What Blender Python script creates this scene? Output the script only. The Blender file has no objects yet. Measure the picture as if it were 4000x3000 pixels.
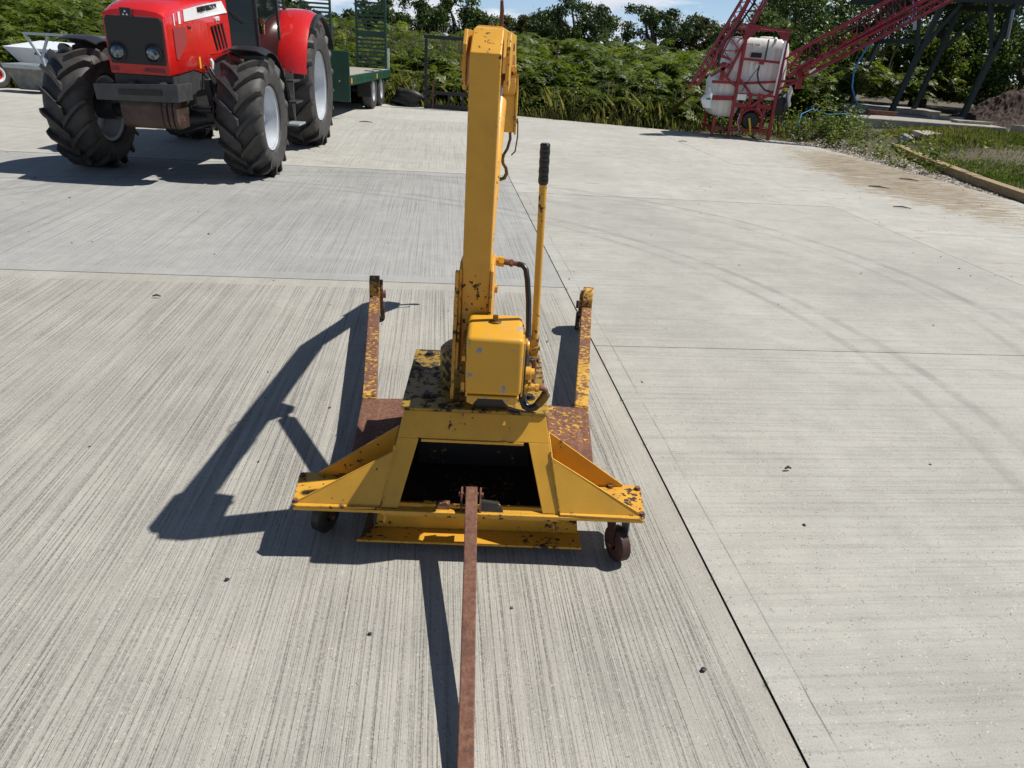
import bpy, bmesh, math, random
import numpy as np
from mathutils import Vector, Matrix, Euler

random.seed(7)
RNG = np.random.default_rng(11)
scene = bpy.context.scene
COL = scene.collection
R = math.radians

# ------------------------------------------------------------------ camera, sky, sun, exposure
cam_d = bpy.data.cameras.new('camera')
cam_d.sensor_width = 36.0
cam_d.lens = 1515.0 / 2212.0 * 36.0
cam_d.clip_start = 0.05
cam_d.clip_end = 3000
cam = bpy.data.objects.new('camera', cam_d)
COL.objects.link(cam)
pitch, roll = R(25.6), R(4.0)
fw = Vector((0, math.cos(pitch), -math.sin(pitch)))
up0 = Vector((0, math.sin(pitch), math.cos(pitch)))
r0 = Vector((1, 0, 0))
rt = r0 * math.cos(roll) + up0 * math.sin(roll)
up = up0 * math.cos(roll) - r0 * math.sin(roll)
m3 = Matrix((rt, up, -fw)).transposed()
cam.matrix_world = Matrix.Translation((0, 0, 1.6)) @ m3.to_4x4()
scene.camera = cam

SUNV = Vector((0.63, 0.20, 1.0)).normalized()        # towards the sun
world = bpy.data.worlds.new('World')
scene.world = world
world.use_nodes = True
wn, wl = world.node_tree.nodes, world.node_tree.links
wn.clear()
w_out = wn.new('ShaderNodeOutputWorld')
w_bg = wn.new('ShaderNodeBackground')
w_bg.inputs['Strength'].default_value = 0.05
w_sky = wn.new('ShaderNodeTexSky')
w_sky.sky_type = 'NISHITA'
w_sky.sun_disc = False
w_sky.sun_elevation = math.asin(SUNV.z)
w_sky.sun_rotation = math.atan2(SUNV.x, SUNV.y)
w_sky.air_density = 1.0
w_sky.dust_density = 0.2
w_sky.ozone_density = 1.6
w_tc = wn.new('ShaderNodeTexCoord')
w_map = wn.new('ShaderNodeMapping')
w_map.inputs['Scale'].default_value = (1.0, 1.0, 3.4)
w_map.inputs['Location'].default_value = (0.35, 0.1, 0.05)
w_no = wn.new('ShaderNodeTexNoise')
w_no.inputs['Scale'].default_value = 6.5
w_no.inputs['Detail'].default_value = 9
w_no.inputs['Roughness'].default_value = 0.56
w_rp = wn.new('ShaderNodeValToRGB')
w_rp.color_ramp.elements[0].position = 0.44
w_rp.color_ramp.elements[1].position = 0.54
w_no2 = wn.new('ShaderNodeTexNoise')
w_no2.inputs['Scale'].default_value = 9.0
w_no2.inputs['Detail'].default_value = 6
w_cc = wn.new('ShaderNodeValToRGB')
w_cc.color_ramp.elements[0].position = 0.3
w_cc.color_ramp.elements[0].color = (10.5, 11.6, 13.4, 1)
w_cc.color_ramp.elements[1].position = 0.7
w_cc.color_ramp.elements[1].color = (17.5, 17.8, 18.2, 1)
w_mx = wn.new('ShaderNodeMixRGB')
wl.new(w_tc.outputs['Generated'], w_map.inputs['Vector'])
wl.new(w_map.outputs['Vector'], w_no.inputs['Vector'])
wl.new(w_map.outputs['Vector'], w_no2.inputs['Vector'])
w_sep = wn.new('ShaderNodeSeparateXYZ')
w_m1 = wn.new('ShaderNodeMath')
w_m1.operation = 'MULTIPLY_ADD'
w_m1.inputs[1].default_value = -0.34
w_m2 = wn.new('ShaderNodeMath')
w_m2.operation = 'ABSOLUTE'
wl.new(w_tc.outputs['Generated'], w_sep.inputs[0])
wl.new(w_sep.outputs['Z'], w_m2.inputs[0])
wl.new(w_m2.outputs[0], w_m1.inputs[0])
wl.new(w_no.outputs['Fac'], w_m1.inputs[2])
wl.new(w_m1.outputs[0], w_rp.inputs['Fac'])
wl.new(w_no2.outputs['Fac'], w_cc.inputs['Fac'])
wl.new(w_rp.outputs['Color'], w_mx.inputs['Fac'])
w_e1 = wn.new('ShaderNodeMath')
w_e1.operation = 'MULTIPLY'
w_e1.inputs[1].default_value = -6.0
w_e2 = wn.new('ShaderNodeMath')
w_e2.operation = 'POWER'
w_e2.inputs[0].default_value = 2.718
w_hz = wn.new('ShaderNodeMixRGB')
w_hz.blend_type = 'ADD'
w_hz.inputs['Color2'].default_value = (2.2, 5.2, 10.5, 1)
wl.new(w_m2.outputs[0], w_e1.inputs[0])
wl.new(w_e1.outputs[0], w_e2.inputs[1])
wl.new(w_e2.outputs[0], w_hz.inputs['Fac'])
wl.new(w_sky.outputs['Color'], w_hz.inputs['Color1'])
wl.new(w_hz.outputs['Color'], w_mx.inputs['Color1'])
wl.new(w_cc.outputs['Color'], w_mx.inputs['Color2'])
wl.new(w_mx.outputs['Color'], w_bg.inputs['Color'])
wl.new(w_bg.outputs['Background'], w_out.inputs['Surface'])

sun_d = bpy.data.lights.new('sun', 'SUN')
sun_d.energy = 5.0
sun_d.angle = R(0.5)
sun_d.color = (1.0, 0.96, 0.895)
sun = bpy.data.objects.new('sun', sun_d)
COL.objects.link(sun)
sun.rotation_euler = SUNV.to_track_quat('Z', 'Y').to_euler()
sun.location = (20, 10, 30)

scene.view_settings.view_transform = 'Standard'
scene.view_settings.look = 'None'
scene.view_settings.exposure = 0.17
scene.view_settings.gamma = 1.0
scene.view_settings.use_curve_mapping = False


# ------------------------------------------------------------------ materials
class NT:
    def __init__(s, name):
        s.m = bpy.data.materials.new(name)
        s.m.use_nodes = True
        s.n = s.m.node_tree.nodes
        s.l = s.m.node_tree.links
        s.b = s.n['Principled BSDF']
        s.tc = None

    def new(s, t, **kw):
        nd = s.n.new(t)
        for k, v in kw.items():
            setattr(nd, k, v)
        return nd

    def link(s, a, b):
        s.l.new(a, b)

    def coords(s, kind='Object', scale=(1, 1, 1), rot=(0, 0, 0), loc=(0, 0, 0)):
        tc = s.new('ShaderNodeTexCoord')
        mp = s.new('ShaderNodeMapping')
        mp.inputs['Scale'].default_value = scale
        mp.inputs['Rotation'].default_value = rot
        mp.inputs['Location'].default_value = loc
        s.link(tc.outputs[kind], mp.inputs['Vector'])
        return mp.outputs['Vector']

    def noise(s, vec, scale, detail=4, rough=0.55, lac=2.0, out='Fac'):
        nd = s.new('ShaderNodeTexNoise')
        nd.inputs['Scale'].default_value = scale
        nd.inputs['Detail'].default_value = detail
        nd.inputs['Roughness'].default_value = rough
        s.link(vec, nd.inputs['Vector'])
        return nd.outputs[out]

    def ramp(s, fac, stops, interp='LINEAR'):
        nd = s.new('ShaderNodeValToRGB')
        cr = nd.color_ramp
        cr.interpolation = interp
        while len(cr.elements) > 1:
            cr.elements.remove(cr.elements[-1])
        first = True
        for p, c in stops:
            if not isinstance(c, (tuple, list)):
                c = (c, c, c)
            if first:
                e = cr.elements[0]
                e.position = p
                first = False
            else:
                e = cr.elements.new(p)
            e.color = (c[0], c[1], c[2], 1)
        s.link(fac, nd.inputs['Fac'])
        return nd.outputs['Color']

    def mix(s, fac, a, b, mode='MIX'):
        nd = s.new('ShaderNodeMixRGB', blend_type=mode)
        for val, sock in ((fac, 'Fac'), (a, 'Color1'), (b, 'Color2')):
            if isinstance(val, bpy.types.NodeSocket):
                s.link(val, nd.inputs[sock])
            elif isinstance(val, (tuple, list)):
                nd.inputs[sock].default_value = (val[0], val[1], val[2], 1)
            else:
                nd.inputs[sock].default_value = val if sock == 'Fac' else (val, val, val, 1)
        return nd.outputs['Color']

    def math(s, op, a, b=0.0, clamp=False):
        nd = s.new('ShaderNodeMath', operation=op)
        nd.use_clamp = clamp
        for i, val in enumerate((a, b)):
            if isinstance(val, bpy.types.NodeSocket):
                s.link(val, nd.inputs[i])
            else:
                nd.inputs[i].default_value = val
        return nd.outputs[0]

    def bump(s, h, strength=0.3, dist=0.01, normal=None):
        nd = s.new('ShaderNodeBump')
        nd.inputs['Strength'].default_value = strength
        nd.inputs['Distance'].default_value = dist
        s.link(h, nd.inputs['Height'])
        if normal is not None:
            s.link(normal, nd.inputs['Normal'])
        return nd.outputs['Normal']

    def set(s, **kw):
        for k, v in kw.items():
            k = k.replace('_', ' ')
            inp = s.b.inputs[k]
            if isinstance(v, bpy.types.NodeSocket):
                s.link(v, inp)
            elif isinstance(v, (tuple, list)) and len(v) == 3:
                inp.default_value = (v[0], v[1], v[2], 1)
            else:
                inp.default_value = v
        return s.m


def paint(name, col, rough=0.35, soft=0.012, chip=0.0, chipcol=(0.045, 0.022, 0.012), var=0.12, scale=1.0, metal=0.0, coat=0.0,
          dirt=0.0, dirtcol=(0.10, 0.08, 0.05), edge=0.0, bumpy=0.06):
    t = NT(name)
    v = t.coords('Object')
    n1 = t.noise(v, 2.3 * scale, 5, 0.6)
    dark = tuple(c * (1 - var * 1.6) for c in col)
    lite = tuple(min(1, c * (1 + var * 0.5)) for c in col)
    c = t.ramp(n1, [(0.3, dark), (0.55, col), (0.75, lite)])
    if dirt > 0:
        d = t.noise(v, 7.0 * scale, 8, 0.65)
        d = t.ramp(d, [(0.45, 0.0), (0.72, dirt)])
        c = t.mix(d, c, dirtcol)
    r_ = t.math('ADD', t.math('MULTIPLY', n1, 0.2), rough - 0.1)
    h = t.noise(v, 35 * scale, 4, 0.6)
    if chip > 0 or edge > 0:
        k = t.noise(v, 55 * scale, 6, 0.60)
        big = t.noise(v, 6.0 * scale, 3, 0.55)
        k = t.math('ADD', k, t.math('MULTIPLY', t.math('SUBTRACT', big, 0.5), 0.65))
        if edge > 0:
            # wear along the arrises: compare the rounded normal with the flat one
            g = t.new('ShaderNodeNewGeometry')
            bv = t.new('ShaderNodeBevel')
            bv.samples = 4
            bv.inputs['Radius'].default_value = 0.006
            dt = t.new('ShaderNodeVectorMath', operation='DOT_PRODUCT')
            t.link(bv.outputs['Normal'], dt.inputs[0])
            t.link(g.outputs['Normal'], dt.inputs[1])
            e = t.math('MULTIPLY', t.math('SUBTRACT', 1.0, dt.outputs['Value']), 2.2 * edge, True)
            k = t.math('ADD', k, t.math('MULTIPLY', e, 0.48))
        lo = 0.80 - chip * 0.34
        mk = t.ramp(k, [(lo - soft, 0.0), (lo + soft, 1.0)])
        k2 = t.noise(v, 90 * scale, 3, 0.5)
        cc = t.mix(k2, tuple(x * 0.55 for x in chipcol), tuple(min(1, x * 2.0) for x in chipcol))
        c = t.mix(mk, c, cc)
        r_ = t.mix(mk, r_, 0.85)
        h = t.math('SUBTRACT', t.math('MULTIPLY', h, 0.35), mk)
    return t.set(Base_Color=c, Roughness=r_, Metallic=metal, Coat_Weight=coat, Coat_Roughness=0.08,
                 Normal=t.bump(h, bumpy * 5, 0.0015))


def rusty(name, yellow=0.3, seed=0.0, ycol=(0.60, 0.33, 0.04), grad=0.0):
    t = NT(name)
    v = t.coords('Object', loc=(seed, seed * 2, 0))
    a = t.noise(v, 48, 8, 0.72)
    if grad:
        sx = t.new('ShaderNodeSeparateXYZ')
        t.link(t.coords('Object'), sx.inputs[0])
        a = t.math('ADD', a, t.math('MULTIPLY', t.math('SUBTRACT', 1.45, sx.outputs['Y']), grad))
    rust = t.ramp(t.noise(v, 60, 5, 0.7), [(0.3, (0.075, 0.030, 0.018)), (0.5, (0.15, 0.062, 0.036)), (0.72, (0.23, 0.11, 0.06))])
    tone = t.ramp(t.noise(v, 9, 6, 0.7), [(0.32, 0.55), (0.52, 0.0)])
    rust = t.mix(tone, rust, (0.055, 0.024, 0.016))
    rub = t.ramp(t.noise(t.coords('Object', scale=(40, 3, 40), loc=(seed, 0, 0)), 1.0, 5, 0.7), [(0.56, 0.0), (0.70, 0.55)])
    rust = t.mix(rub, rust, (0.27, 0.155, 0.11))
    big = t.noise(v, 4, 3, 0.5)
    a = t.math('ADD', a, t.math('MULTIPLY', t.math('SUBTRACT', big, 0.5), 0.42))
    lo = 0.70 - yellow * 0.42
    mk = t.ramp(a, [(lo - 0.012, 0.0), (lo + 0.015, 1.0)])
    y = t.ramp(t.noise(v, 12, 4), [(0.3, tuple(c * 0.75 for c in ycol)), (0.7, ycol)])
    c = t.mix(mk, rust, y)
    return t.set(Base_Color=c, Roughness=0.78, Normal=t.bump(t.math('ADD', mk, t.noise(v, 70, 4)), 0.5, 0.0015))


def plain(name, col, rough=0.5, metal=0.0, var=0.15, scale=8.0, bump=0.15, trans=0.0):
    t = NT(name)
    v = t.coords('Object')
    n1 = t.noise(v, scale, 5, 0.6)
    c = t.ramp(n1, [(0.3, tuple(x * (1 - var) for x in col)), (0.7, tuple(min(1, x * (1 + var)) for x in col))])
    return t.set(Base_Color=c, Roughness=rough, Metallic=metal, Normal=t.bump(t.noise(v, scale * 6, 4), bump, 0.002))


def foliage(name, c0, c1, c2, trans=0.25, rough=0.5):
    t = NT(name)
    at = t.new('ShaderNodeAttribute', attribute_name='tint')
    v = t.coords('Object')
    cl = t.noise(v, 0.9, 3, 0.6)
    f = t.math('ADD', t.math('MULTIPLY', at.outputs['Fac'], 0.75), t.math('MULTIPLY', t.math('SUBTRACT', cl, 0.5), 0.9), True)
    c = t.ramp(f, [(0.05, c0), (0.45, c1), (0.95, c2)])
    b = t.b
    t.set(Base_Color=c, Roughness=rough)
    tr = t.new('ShaderNodeBsdfTranslucent')
    t.link(t.mix(1.0, c, (1.0, 1.0, 0.55), 'MULTIPLY'), tr.inputs['Color'])
    ms = t.new('ShaderNodeMixShader')
    ms.inputs['Fac'].default_value = trans
    t.link(b.outputs[0], ms.inputs[1])
    t.link(tr.outputs[0], ms.inputs[2])
    t.link(ms.outputs[0], t.n['Material Output'].inputs['Surface'])
    return t.m


YEL = (0.70, 0.352, 0.034)
M = {}
M['yellow'] = paint('yellow_paint', YEL, 0.42, chip=0.345, var=0.10, dirt=0.25, dirtcol=(0.20, 0.10, 0.02), edge=0.5)
M['yellow_base'] = paint('yellow_base_paint', (0.68, 0.352, 0.032), 0.45, chip=0.37, var=0.12, dirt=0.28, dirtcol=(0.22, 0.12, 0.02), edge=0.4)
M['yellow_plate'] = paint('oily_plate_paint', (0.34, 0.205, 0.025), 0.42, soft=0.055, chip=0.74, chipcol=(0.020, 0.014, 0.010), var=0.15, dirt=0.5, dirtcol=(0.12, 0.08, 0.03), scale=0.8)
M['yellow_worn'] = paint('worn_yellow_paint', (0.64, 0.33, 0.03), 0.45, chip=0.52, chipcol=(0.035, 0.018, 0.012), dirt=0.35, dirtcol=(0.25, 0.13, 0.02), edge=0.6)
M['yellow_res'] = paint('reservoir_paint', (0.66, 0.335, 0.024), 0.42, chip=0.585, chipcol=(0.18, 0.20, 0.23), var=0.10, scale=0.5, edge=0.35, dirt=0.12, dirtcol=(0.15, 0.10, 0.03))
M['grease_shade'] = paint('grease_shade_metal', (0.028, 0.022, 0.018), 0.5, chip=0.35, chipcol=(0.35, 0.2, 0.03), var=0.3)  # greasy metal; also puts shade into the colour of the left castor
M['rust_leg'] = rusty('rusty_leg', 0.34, 1.3, grad=0.03)
M['rust_leg_yellow'] = rusty('rusty_leg_yellow', 0.40, 5.1, grad=0.10)
M['rust_tip'] = rusty('rusty_tip', 0.46, 6.4)
M['rust_plate'] = rusty('rusty_plate', 0.12, 2.7)
M['rust_plate_yellow'] = rusty('rusty_plate_flecked', 0.25, 8.7)
M['rust_bar'] = rusty('rusty_bar', -0.4, 3.3)
M['castor'] = plain('dirty_castor_rubber', (0.055, 0.020, 0.015), 0.6, 0, 0.5, 40, 0.5)
M['rust_bolt'] = rusty('rusty_bolt', -0.2, 4.3)
M['black_rubber'] = plain('black_rubber', (0.012, 0.012, 0.013), 0.35, var=0.3)
M['grip'] = plain('grip_rubber', (0.008, 0.008, 0.009), 0.18, var=0.2)
M['chrome'] = plain('chrome_rod', (0.55, 0.55, 0.56), 0.15, 1.0, 0.05)
M['brass'] = plain('oily_brass', (0.18, 0.11, 0.035), 0.35, 0.8, 0.3, 40)
M['red'] = paint('red_body_paint', (0.62, 0.012, 0.010), 0.26, var=0.04, coat=0.8, bumpy=0.0, dirt=0.10, dirtcol=(0.35, 0.08, 0.05), scale=1.4)
M['red_dark'] = paint('red_mesh_panel', (0.28, 0.035, 0.035), 0.6, var=0.1)
M['white_paint'] = paint('white_decal', (0.78, 0.78, 0.78), 0.3, var=0.03)
M['black_text'] = plain('black_lettering', (0.02, 0.02, 0.022), 0.5)
M['chassis'] = plain('dark_grey_casting', (0.030, 0.031, 0.034), 0.45, 0.0, 0.3, 14)
M['chassis2'] = plain('grey_casting', (0.050, 0.050, 0.052), 0.5, 0.0, 0.3, 10)
M['engine'] = plain('greasy_engine', (0.014, 0.014, 0.015), 0.6, 0.0, 0.4, 20)
M['weight'] = paint('muddy_brown_weight', (0.055, 0.030, 0.022), 0.6, chip=0.45, chipcol=(0.12, 0.05, 0.03), var=0.4, dirt=0.7, dirtcol=(0.10, 0.075, 0.05))
M['fender'] = plain('black_plastic_fender', (0.016, 0.016, 0.018), 0.42, 0, 0.2, 9)
M['rim'] = plain('silver_rim', (0.50, 0.53, 0.57), 0.38, 0.25, 0.10, 5)
M['yellow_sticker'] = plain('yellow_sticker', (0.75, 0.50, 0.02), 0.5)
M['lamp_glass'] = plain('headlight_lens', (0.16, 0.18, 0.20), 0.04, 0.9, 0.9, 34, 0.6)
M['green_paint'] = paint('dark_green_paint', (0.008, 0.058, 0.036), 0.42, var=0.2, dirt=0.15, dirtcol=(0.04, 0.07, 0.05))
M['orange'] = plain('orange_reflector', (0.75, 0.28, 0.03), 0.35)
M['green_stand'] = paint('green_black_steel', (0.010, 0.022, 0.019), 0.55, var=0.25, dirt=0.2, dirtcol=(0.02, 0.035, 0.03))
M['sprayer_red'] = paint('maroon_red_paint', (0.27, 0.010, 0.020), 0.42, chip=0.18, chipcol=(0.14, 0.05, 0.02), var=0.15, dirt=0.2, dirtcol=(0.14, 0.03, 0.03))
M['galv'] = plain('galvanised_steel', (0.36, 0.40, 0.42), 0.45, 0.35, 0.15, 12)
M['alu'] = plain('white_aluminium', (0.70, 0.74, 0.78), 0.4, 0.0, 0.06, 3)
M['grey_ply'] = plain('weathered_grey_board', (0.17, 0.175, 0.16), 0.8, 0, 0.3, 8)
M['blue'] = plain('blue_stripe', (0.035, 0.06, 0.16), 0.5)
M['blue_hose'] = plain('blue_water_pipe', (0.05, 0.22, 0.52), 0.4)
M['steel_black'] = plain('black_steel', (0.014, 0.016, 0.020), 0.5, 0, 0.4, 12)
M['white_plastic'] = plain('white_plastic', (0.74, 0.74, 0.72), 0.45, 0, 0.04)
M['bag'] = plain('carrier_bag_plastic', (0.72, 0.73, 0.75), 0.35, 0, 0.05)
M['green_print'] = plain('green_print', (0.02, 0.22, 0.08), 0.6)
M['stone'] = plain('pale_stone', (0.36, 0.31, 0.24), 0.9, 0, 0.25, 14, 0.6)
M['stone_grey'] = plain('grey_stone', (0.24, 0.25, 0.25), 0.9, 0, 0.3, 14, 0.6)
M['brick_red'] = plain('old_brick', (0.20, 0.085, 0.06), 0.9, 0, 0.3, 20, 0.6)
M['footing'] = plain('weathered_concrete_strip', (0.30, 0.275, 0.235), 0.9, 0, 0.35, 6, 0.6)
M['bark'] = plain('bark', (0.07, 0.055, 0.042), 0.9, 0, 0.35, 20, 0.6)
M['soil_mat'] = plain('reddish_soil', (0.050, 0.030, 0.019), 0.95, 0, 0.6, 9, 0.9)
M['bagdark'] = plain('dark_tarpaulin', (0.022, 0.021, 0.019), 0.55, 0, 0.4, 16, 0.4)
M['coal'] = plain('dark_lump', (0.02, 0.022, 0.03), 0.6, 0, 0.3, 60, 0.5)
M['twig'] = plain('dry_twig', (0.07, 0.05, 0.035), 0.8)

# tank plastic: milky, dirty streaks running down
t = NT('milky_tank_plastic')
v = t.coords('Object', scale=(9, 9, 1.2))
sn = t.noise(v, 1.6, 6, 0.6)
c = t.ramp(sn, [(0.35, (0.62, 0.60, 0.52)), (0.55, (0.76, 0.75, 0.71)), (0.8, (0.82, 0.82, 0.81))])
M['tank'] = t.set(Base_Color=c, Roughness=0.45, Subsurface_Weight=0.0)

# radiator grille: fine dark mesh
t = NT('dark_grille_mesh')
v = t.coords('Object')
ck = t.new('ShaderNodeTexChecker')
ck.inputs['Scale'].default_value = 260
t.link(v, ck.inputs['Vector'])
c = t.mix(ck.outputs['Fac'], (0.010, 0.010, 0.010), (0.030, 0.029, 0.026))
M['grille'] = t.set(Base_Color=c, Roughness=0.55, Normal=t.bump(ck.outputs['Fac'], 0.3, 0.001))

# tyre rubber with brown dust in the hollows
t = NT('dusty_tyre_rubber')
v = t.coords('Object')
g = t.new('ShaderNodeNewGeometry')
d = t.noise(v, 5, 7, 0.65)
pt = t.ramp(g.outputs['Pointiness'], [(0.44, 1.0), (0.50, 0.25)])
d2 = t.math('MULTIPLY', t.ramp(d, [(0.38, 0.0), (0.66, 1.0)]), pt)
c = t.mix(d2, t.ramp(t.noise(v, 14, 5), [(0.3, (0.020, 0.020, 0.021)), (0.7, (0.050, 0.049, 0.048))]), (0.125, 0.096, 0.072))
M['tyre'] = t.set(Base_Color=c, Roughness=0.62, Normal=t.bump(t.noise(v, 60, 4), 0.25, 0.002))

# glass of the cab: dark tinted panes with reflections
t = NT('tinted_cab_glass')
M['glass'] = t.set(Base_Color=(0.010, 0.014, 0.014), Roughness=0.03, Alpha=0.86, Specular_IOR_Level=0.4)

# timber sleeper
t = NT('weathered_timber')
v = t.coords('Object', scale=(1, 14, 14))
gr = t.noise(v, 6, 8, 0.65)
c = t.ramp(gr, [(0.3, (0.13, 0.09, 0.045)), (0.52, (0.30, 0.215, 0.115)), (0.75, (0.40, 0.30, 0.18))])
M['timber'] = t.set(Base_Color=c, Roughness=0.85, Normal=t.bump(gr, 0.5, 0.004))
t = NT('grey_deck_timber')
v = t.coords('Object', scale=(12, 1, 12))
gr = t.noise(v, 5, 8, 0.65)
c = t.ramp(gr, [(0.3, (0.20, 0.18, 0.15)), (0.7, (0.42, 0.39, 0.34))])
M['deck'] = t.set(Base_Color=c, Roughness=0.85)


def concrete(name, base, tine=1.0, groove_axis='v', warm=0.0, seed=0.0, stains=0.0, speck=1.0, freq=64.0, blotch=1.0, line=None):
    """broomed/tined yard concrete; object coordinates: x = across the bay (u), y = along it (v)"""
    t = NT(name)
    v = t.coords('Object', loc=(seed, seed, 0))
    base_hi = tuple(min(1, b * 1.13) for b in base)
    base_lo = tuple(b * 0.84 for b in base)
    big = t.noise(v, 0.55, 6, 0.62)
    c = t.ramp(big, [(0.30, base_lo), (0.5, base), (0.72, base_hi)])
    med = t.noise(v, 4.5, 8, 0.7)
    c = t.mix(t.ramp(med, [(0.36, 0.42 * blotch), (0.62, 0.0)]), c, tuple(b * 0.66 for b in base))
    pale = t.noise(v, 2.2, 7, 0.7)
    c = t.mix(t.ramp(pale, [(0.55, 0.0), (0.75, 0.30)]), c, tuple(min(1, b * 1.22) for b in base))
    # tine grooves: stretched noise, irregular spacing and depth
    sc = (freq, 0.55, 1) if groove_axis == 'v' else (0.55, freq, 1)
    gv = t.coords('Object', scale=sc, loc=(seed * 3, seed, 0), rot=(0, 0, 0))
    g1 = t.noise(gv, 1.0, 3, 0.75)
    sc2 = (freq * 0.23, 0.12, 1) if groove_axis == 'v' else (0.12, freq * 0.23, 1)
    g2 = t.noise(t.coords('Object', scale=sc2, loc=(seed, 0, 0)), 1.0, 2, 0.5)
    area = t.ramp(t.noise(v, 0.8, 3, 0.6), [(0.32, 0.62), (0.60, 1.0)])
    sm = t.new('ShaderNodeSeparateXYZ')
    groove = t.ramp(g1, [(0.36, 1.0), (0.45, 0.45), (0.54, 0.0)])
    # ragged edges along each groove
    rag = t.ramp(t.noise(v, 85, 3, 0.7), [(0.35, 0.25), (0.62, 1.0)])
    groove = t.math('MULTIPLY', groove, rag)
    groove = t.math('MULTIPLY', groove, area)
    # plain trowelled margin next to the joints, driven by the margin attribute
    at = t.new('ShaderNodeAttribute', attribute_name='inner')
    mar = t.ramp(at.outputs['Fac'], [(0.35, 0.12), (0.55, 1.0)])
    groove = t.math('MULTIPLY', groove, mar)
    ridge = t.ramp(g2, [(0.40, 0.0), (0.62, 1.0)])
    c = t.mix(t.math('MULTIPLY', groove, min(1.0, 0.84 * tine)), c, tuple(b * 0.25 for b in base))
    c = t.mix(t.math('MULTIPLY', ridge, 0.16 * tine), c, tuple(min(1, b * 1.3) for b in base))
    # aggregate specks: dark and pale
    vo = t.new('ShaderNodeTexVoronoi')
    vo.inputs['Scale'].default_value = 95
    t.link(v, vo.inputs['Vector'])
    spk = t.math('MULTIPLY', t.ramp(vo.outputs['Distance'], [(0.16, 1.0), (0.30, 0.0)]),
                 t.ramp(t.noise(v, 31, 2), [(0.50, 0.0), (0.60, 1.0)]))
    c = t.mix(t.math('MULTIPLY', spk, 0.55 * speck), c, (0.06, 0.055, 0.05))
    vo2 = t.new('ShaderNodeTexVoronoi')
    vo2.inputs['Scale'].default_value = 70
    t.link(t.coords('Object', loc=(3.1, 1.7, 0)), vo2.inputs['Vector'])
    spk2 = t.math('MULTIPLY', t.ramp(vo2.outputs['Distance'], [(0.15, 1.0), (0.26, 0.0)]),
                  t.ramp(t.noise(v, 23, 2), [(0.52, 0.0), (0.60, 1.0)]))
    c = t.mix(t.math('MULTIPLY', spk2, 0.5 * speck), c, (0.62, 0.58, 0.50))
    pores = t.noise(v, 210, 3, 0.8)
    c = t.mix(t.ramp(pores, [(0.30, 0.50), (0.46, 0.0)]), c, tuple(b * 0.35 for b in base))
    c = t.mix(t.ramp(pores, [(0.56, 0.0), (0.72, 0.35)]), c, tuple(min(1, b * 1.55) for b in base))
    if line is not None:
        su = t.new('ShaderNodeSeparateXYZ')
        t.link(t.coords('Object'), su.inputs[0])
        wv = t.math('MULTIPLY', t.math('SUBTRACT', t.noise(t.coords('Object', scale=(0, 1.5, 0)), 1.0, 3, 0.6), 0.5), 0.02)
        du = t.math('ABSOLUTE', t.math('ADD', t.math('SUBTRACT', su.outputs['X'], line), wv))
        lm = t.math('MULTIPLY', t.ramp(du, [(0.0018, 0.85), (0.0035, 0.0)]), t.ramp(t.noise(v, 3, 4, 0.6), [(0.40, 0.15), (0.6, 1.0)]))
        c = t.mix(lm, c, tuple(b * 0.2 for b in base))
    # brown spots and rust-coloured marks
    bs = t.noise(v, 1.7, 5, 0.75)
    c = t.mix(t.ramp(bs, [(0.70, 0.0), (0.78, 0.55)]), c, (0.26, 0.19, 0.10))
    if stains > 0:
        # dried mud washed over the slab: world position decides where it lies
        gp = t.new('ShaderNodeNewGeometry')
        sx = t.new('ShaderNodeSeparateXYZ')
        t.link(gp.outputs['Position'], sx.inputs[0])
        dx = t.math('SUBTRACT', sx.outputs['X'], 6.15)
        along = t.math('MULTIPLY', t.math('ADD', dx, 0.0), 0.75)
        a = t.math('POWER', t.math('ABSOLUTE', along), 2.0)
        dy = t.math('MULTIPLY', t.math('SUBTRACT', sx.outputs['Y'], 12.6), 0.24)
        b2 = t.math('POWER', t.math('ABSOLUTE', dy), 2.0)
        near = t.math('SUBTRACT', 1.25, t.math('ADD', a, b2), True)
        st = t.noise(t.coords('Object', scale=(1.3, 6.5, 1), rot=(0, 0, 0.15)), 1.6, 8, 0.72)
        st = t.math('ADD', t.math('MULTIPLY', st, 1.55), t.math('MULTIPLY', near, 0.30))
        c = t.mix(t.ramp(st, [(0.90, 0.0), (1.04, 0.50), (1.2, 0.78)]), c, (0.25, 0.19, 0.115))
        st2 = t.math('ADD', t.noise(t.coords('Object', scale=(1.1, 9, 1), rot=(0, 0, 0.12), loc=(2, 5, 0)), 1.9, 6, 0.7),
                     t.math('MULTIPLY', near, 0.18))
        c = t.mix(t.ramp(st2, [(0.68, 0.0), (0.78, 0.8)]), c, (0.10, 0.072, 0.045))
    # faint tyre marks in wide arcs
    gp2 = t.new('ShaderNodeNewGeometry')
    for (cx_, cy_, rad, wd, am) in ((-1.06, 4.84, 4.69, 0.060, .60), (-1.06, 4.84, 4.42, 0.050, .42), (-2.75, 3.14, 5.26, 0.055, .60), (-2.75, 3.14, 5.03, 0.050, .50), (-9.5, -6.0, 17.4, 0.12, .3)):
        dist = t.new('ShaderNodeVectorMath', operation='DISTANCE')
        t.link(gp2.outputs['Position'], dist.inputs[0])
        dist.inputs[1].default_value = (cx_, cy_, 0)
        dd = t.math('ABSOLUTE', t.math('SUBTRACT', dist.outputs['Value'], rad))
        mk = t.ramp(t.math('DIVIDE', dd, wd), [(0.35, am), (1.0, 0.0)])
        mk = t.math('MULTIPLY', mk, t.ramp(t.noise(v, 3, 6, 0.7), [(0.38, 0.15), (0.60, 1.0)]))
        c = t.mix(mk, c, tuple(b * 0.55 for b in base))
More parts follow.
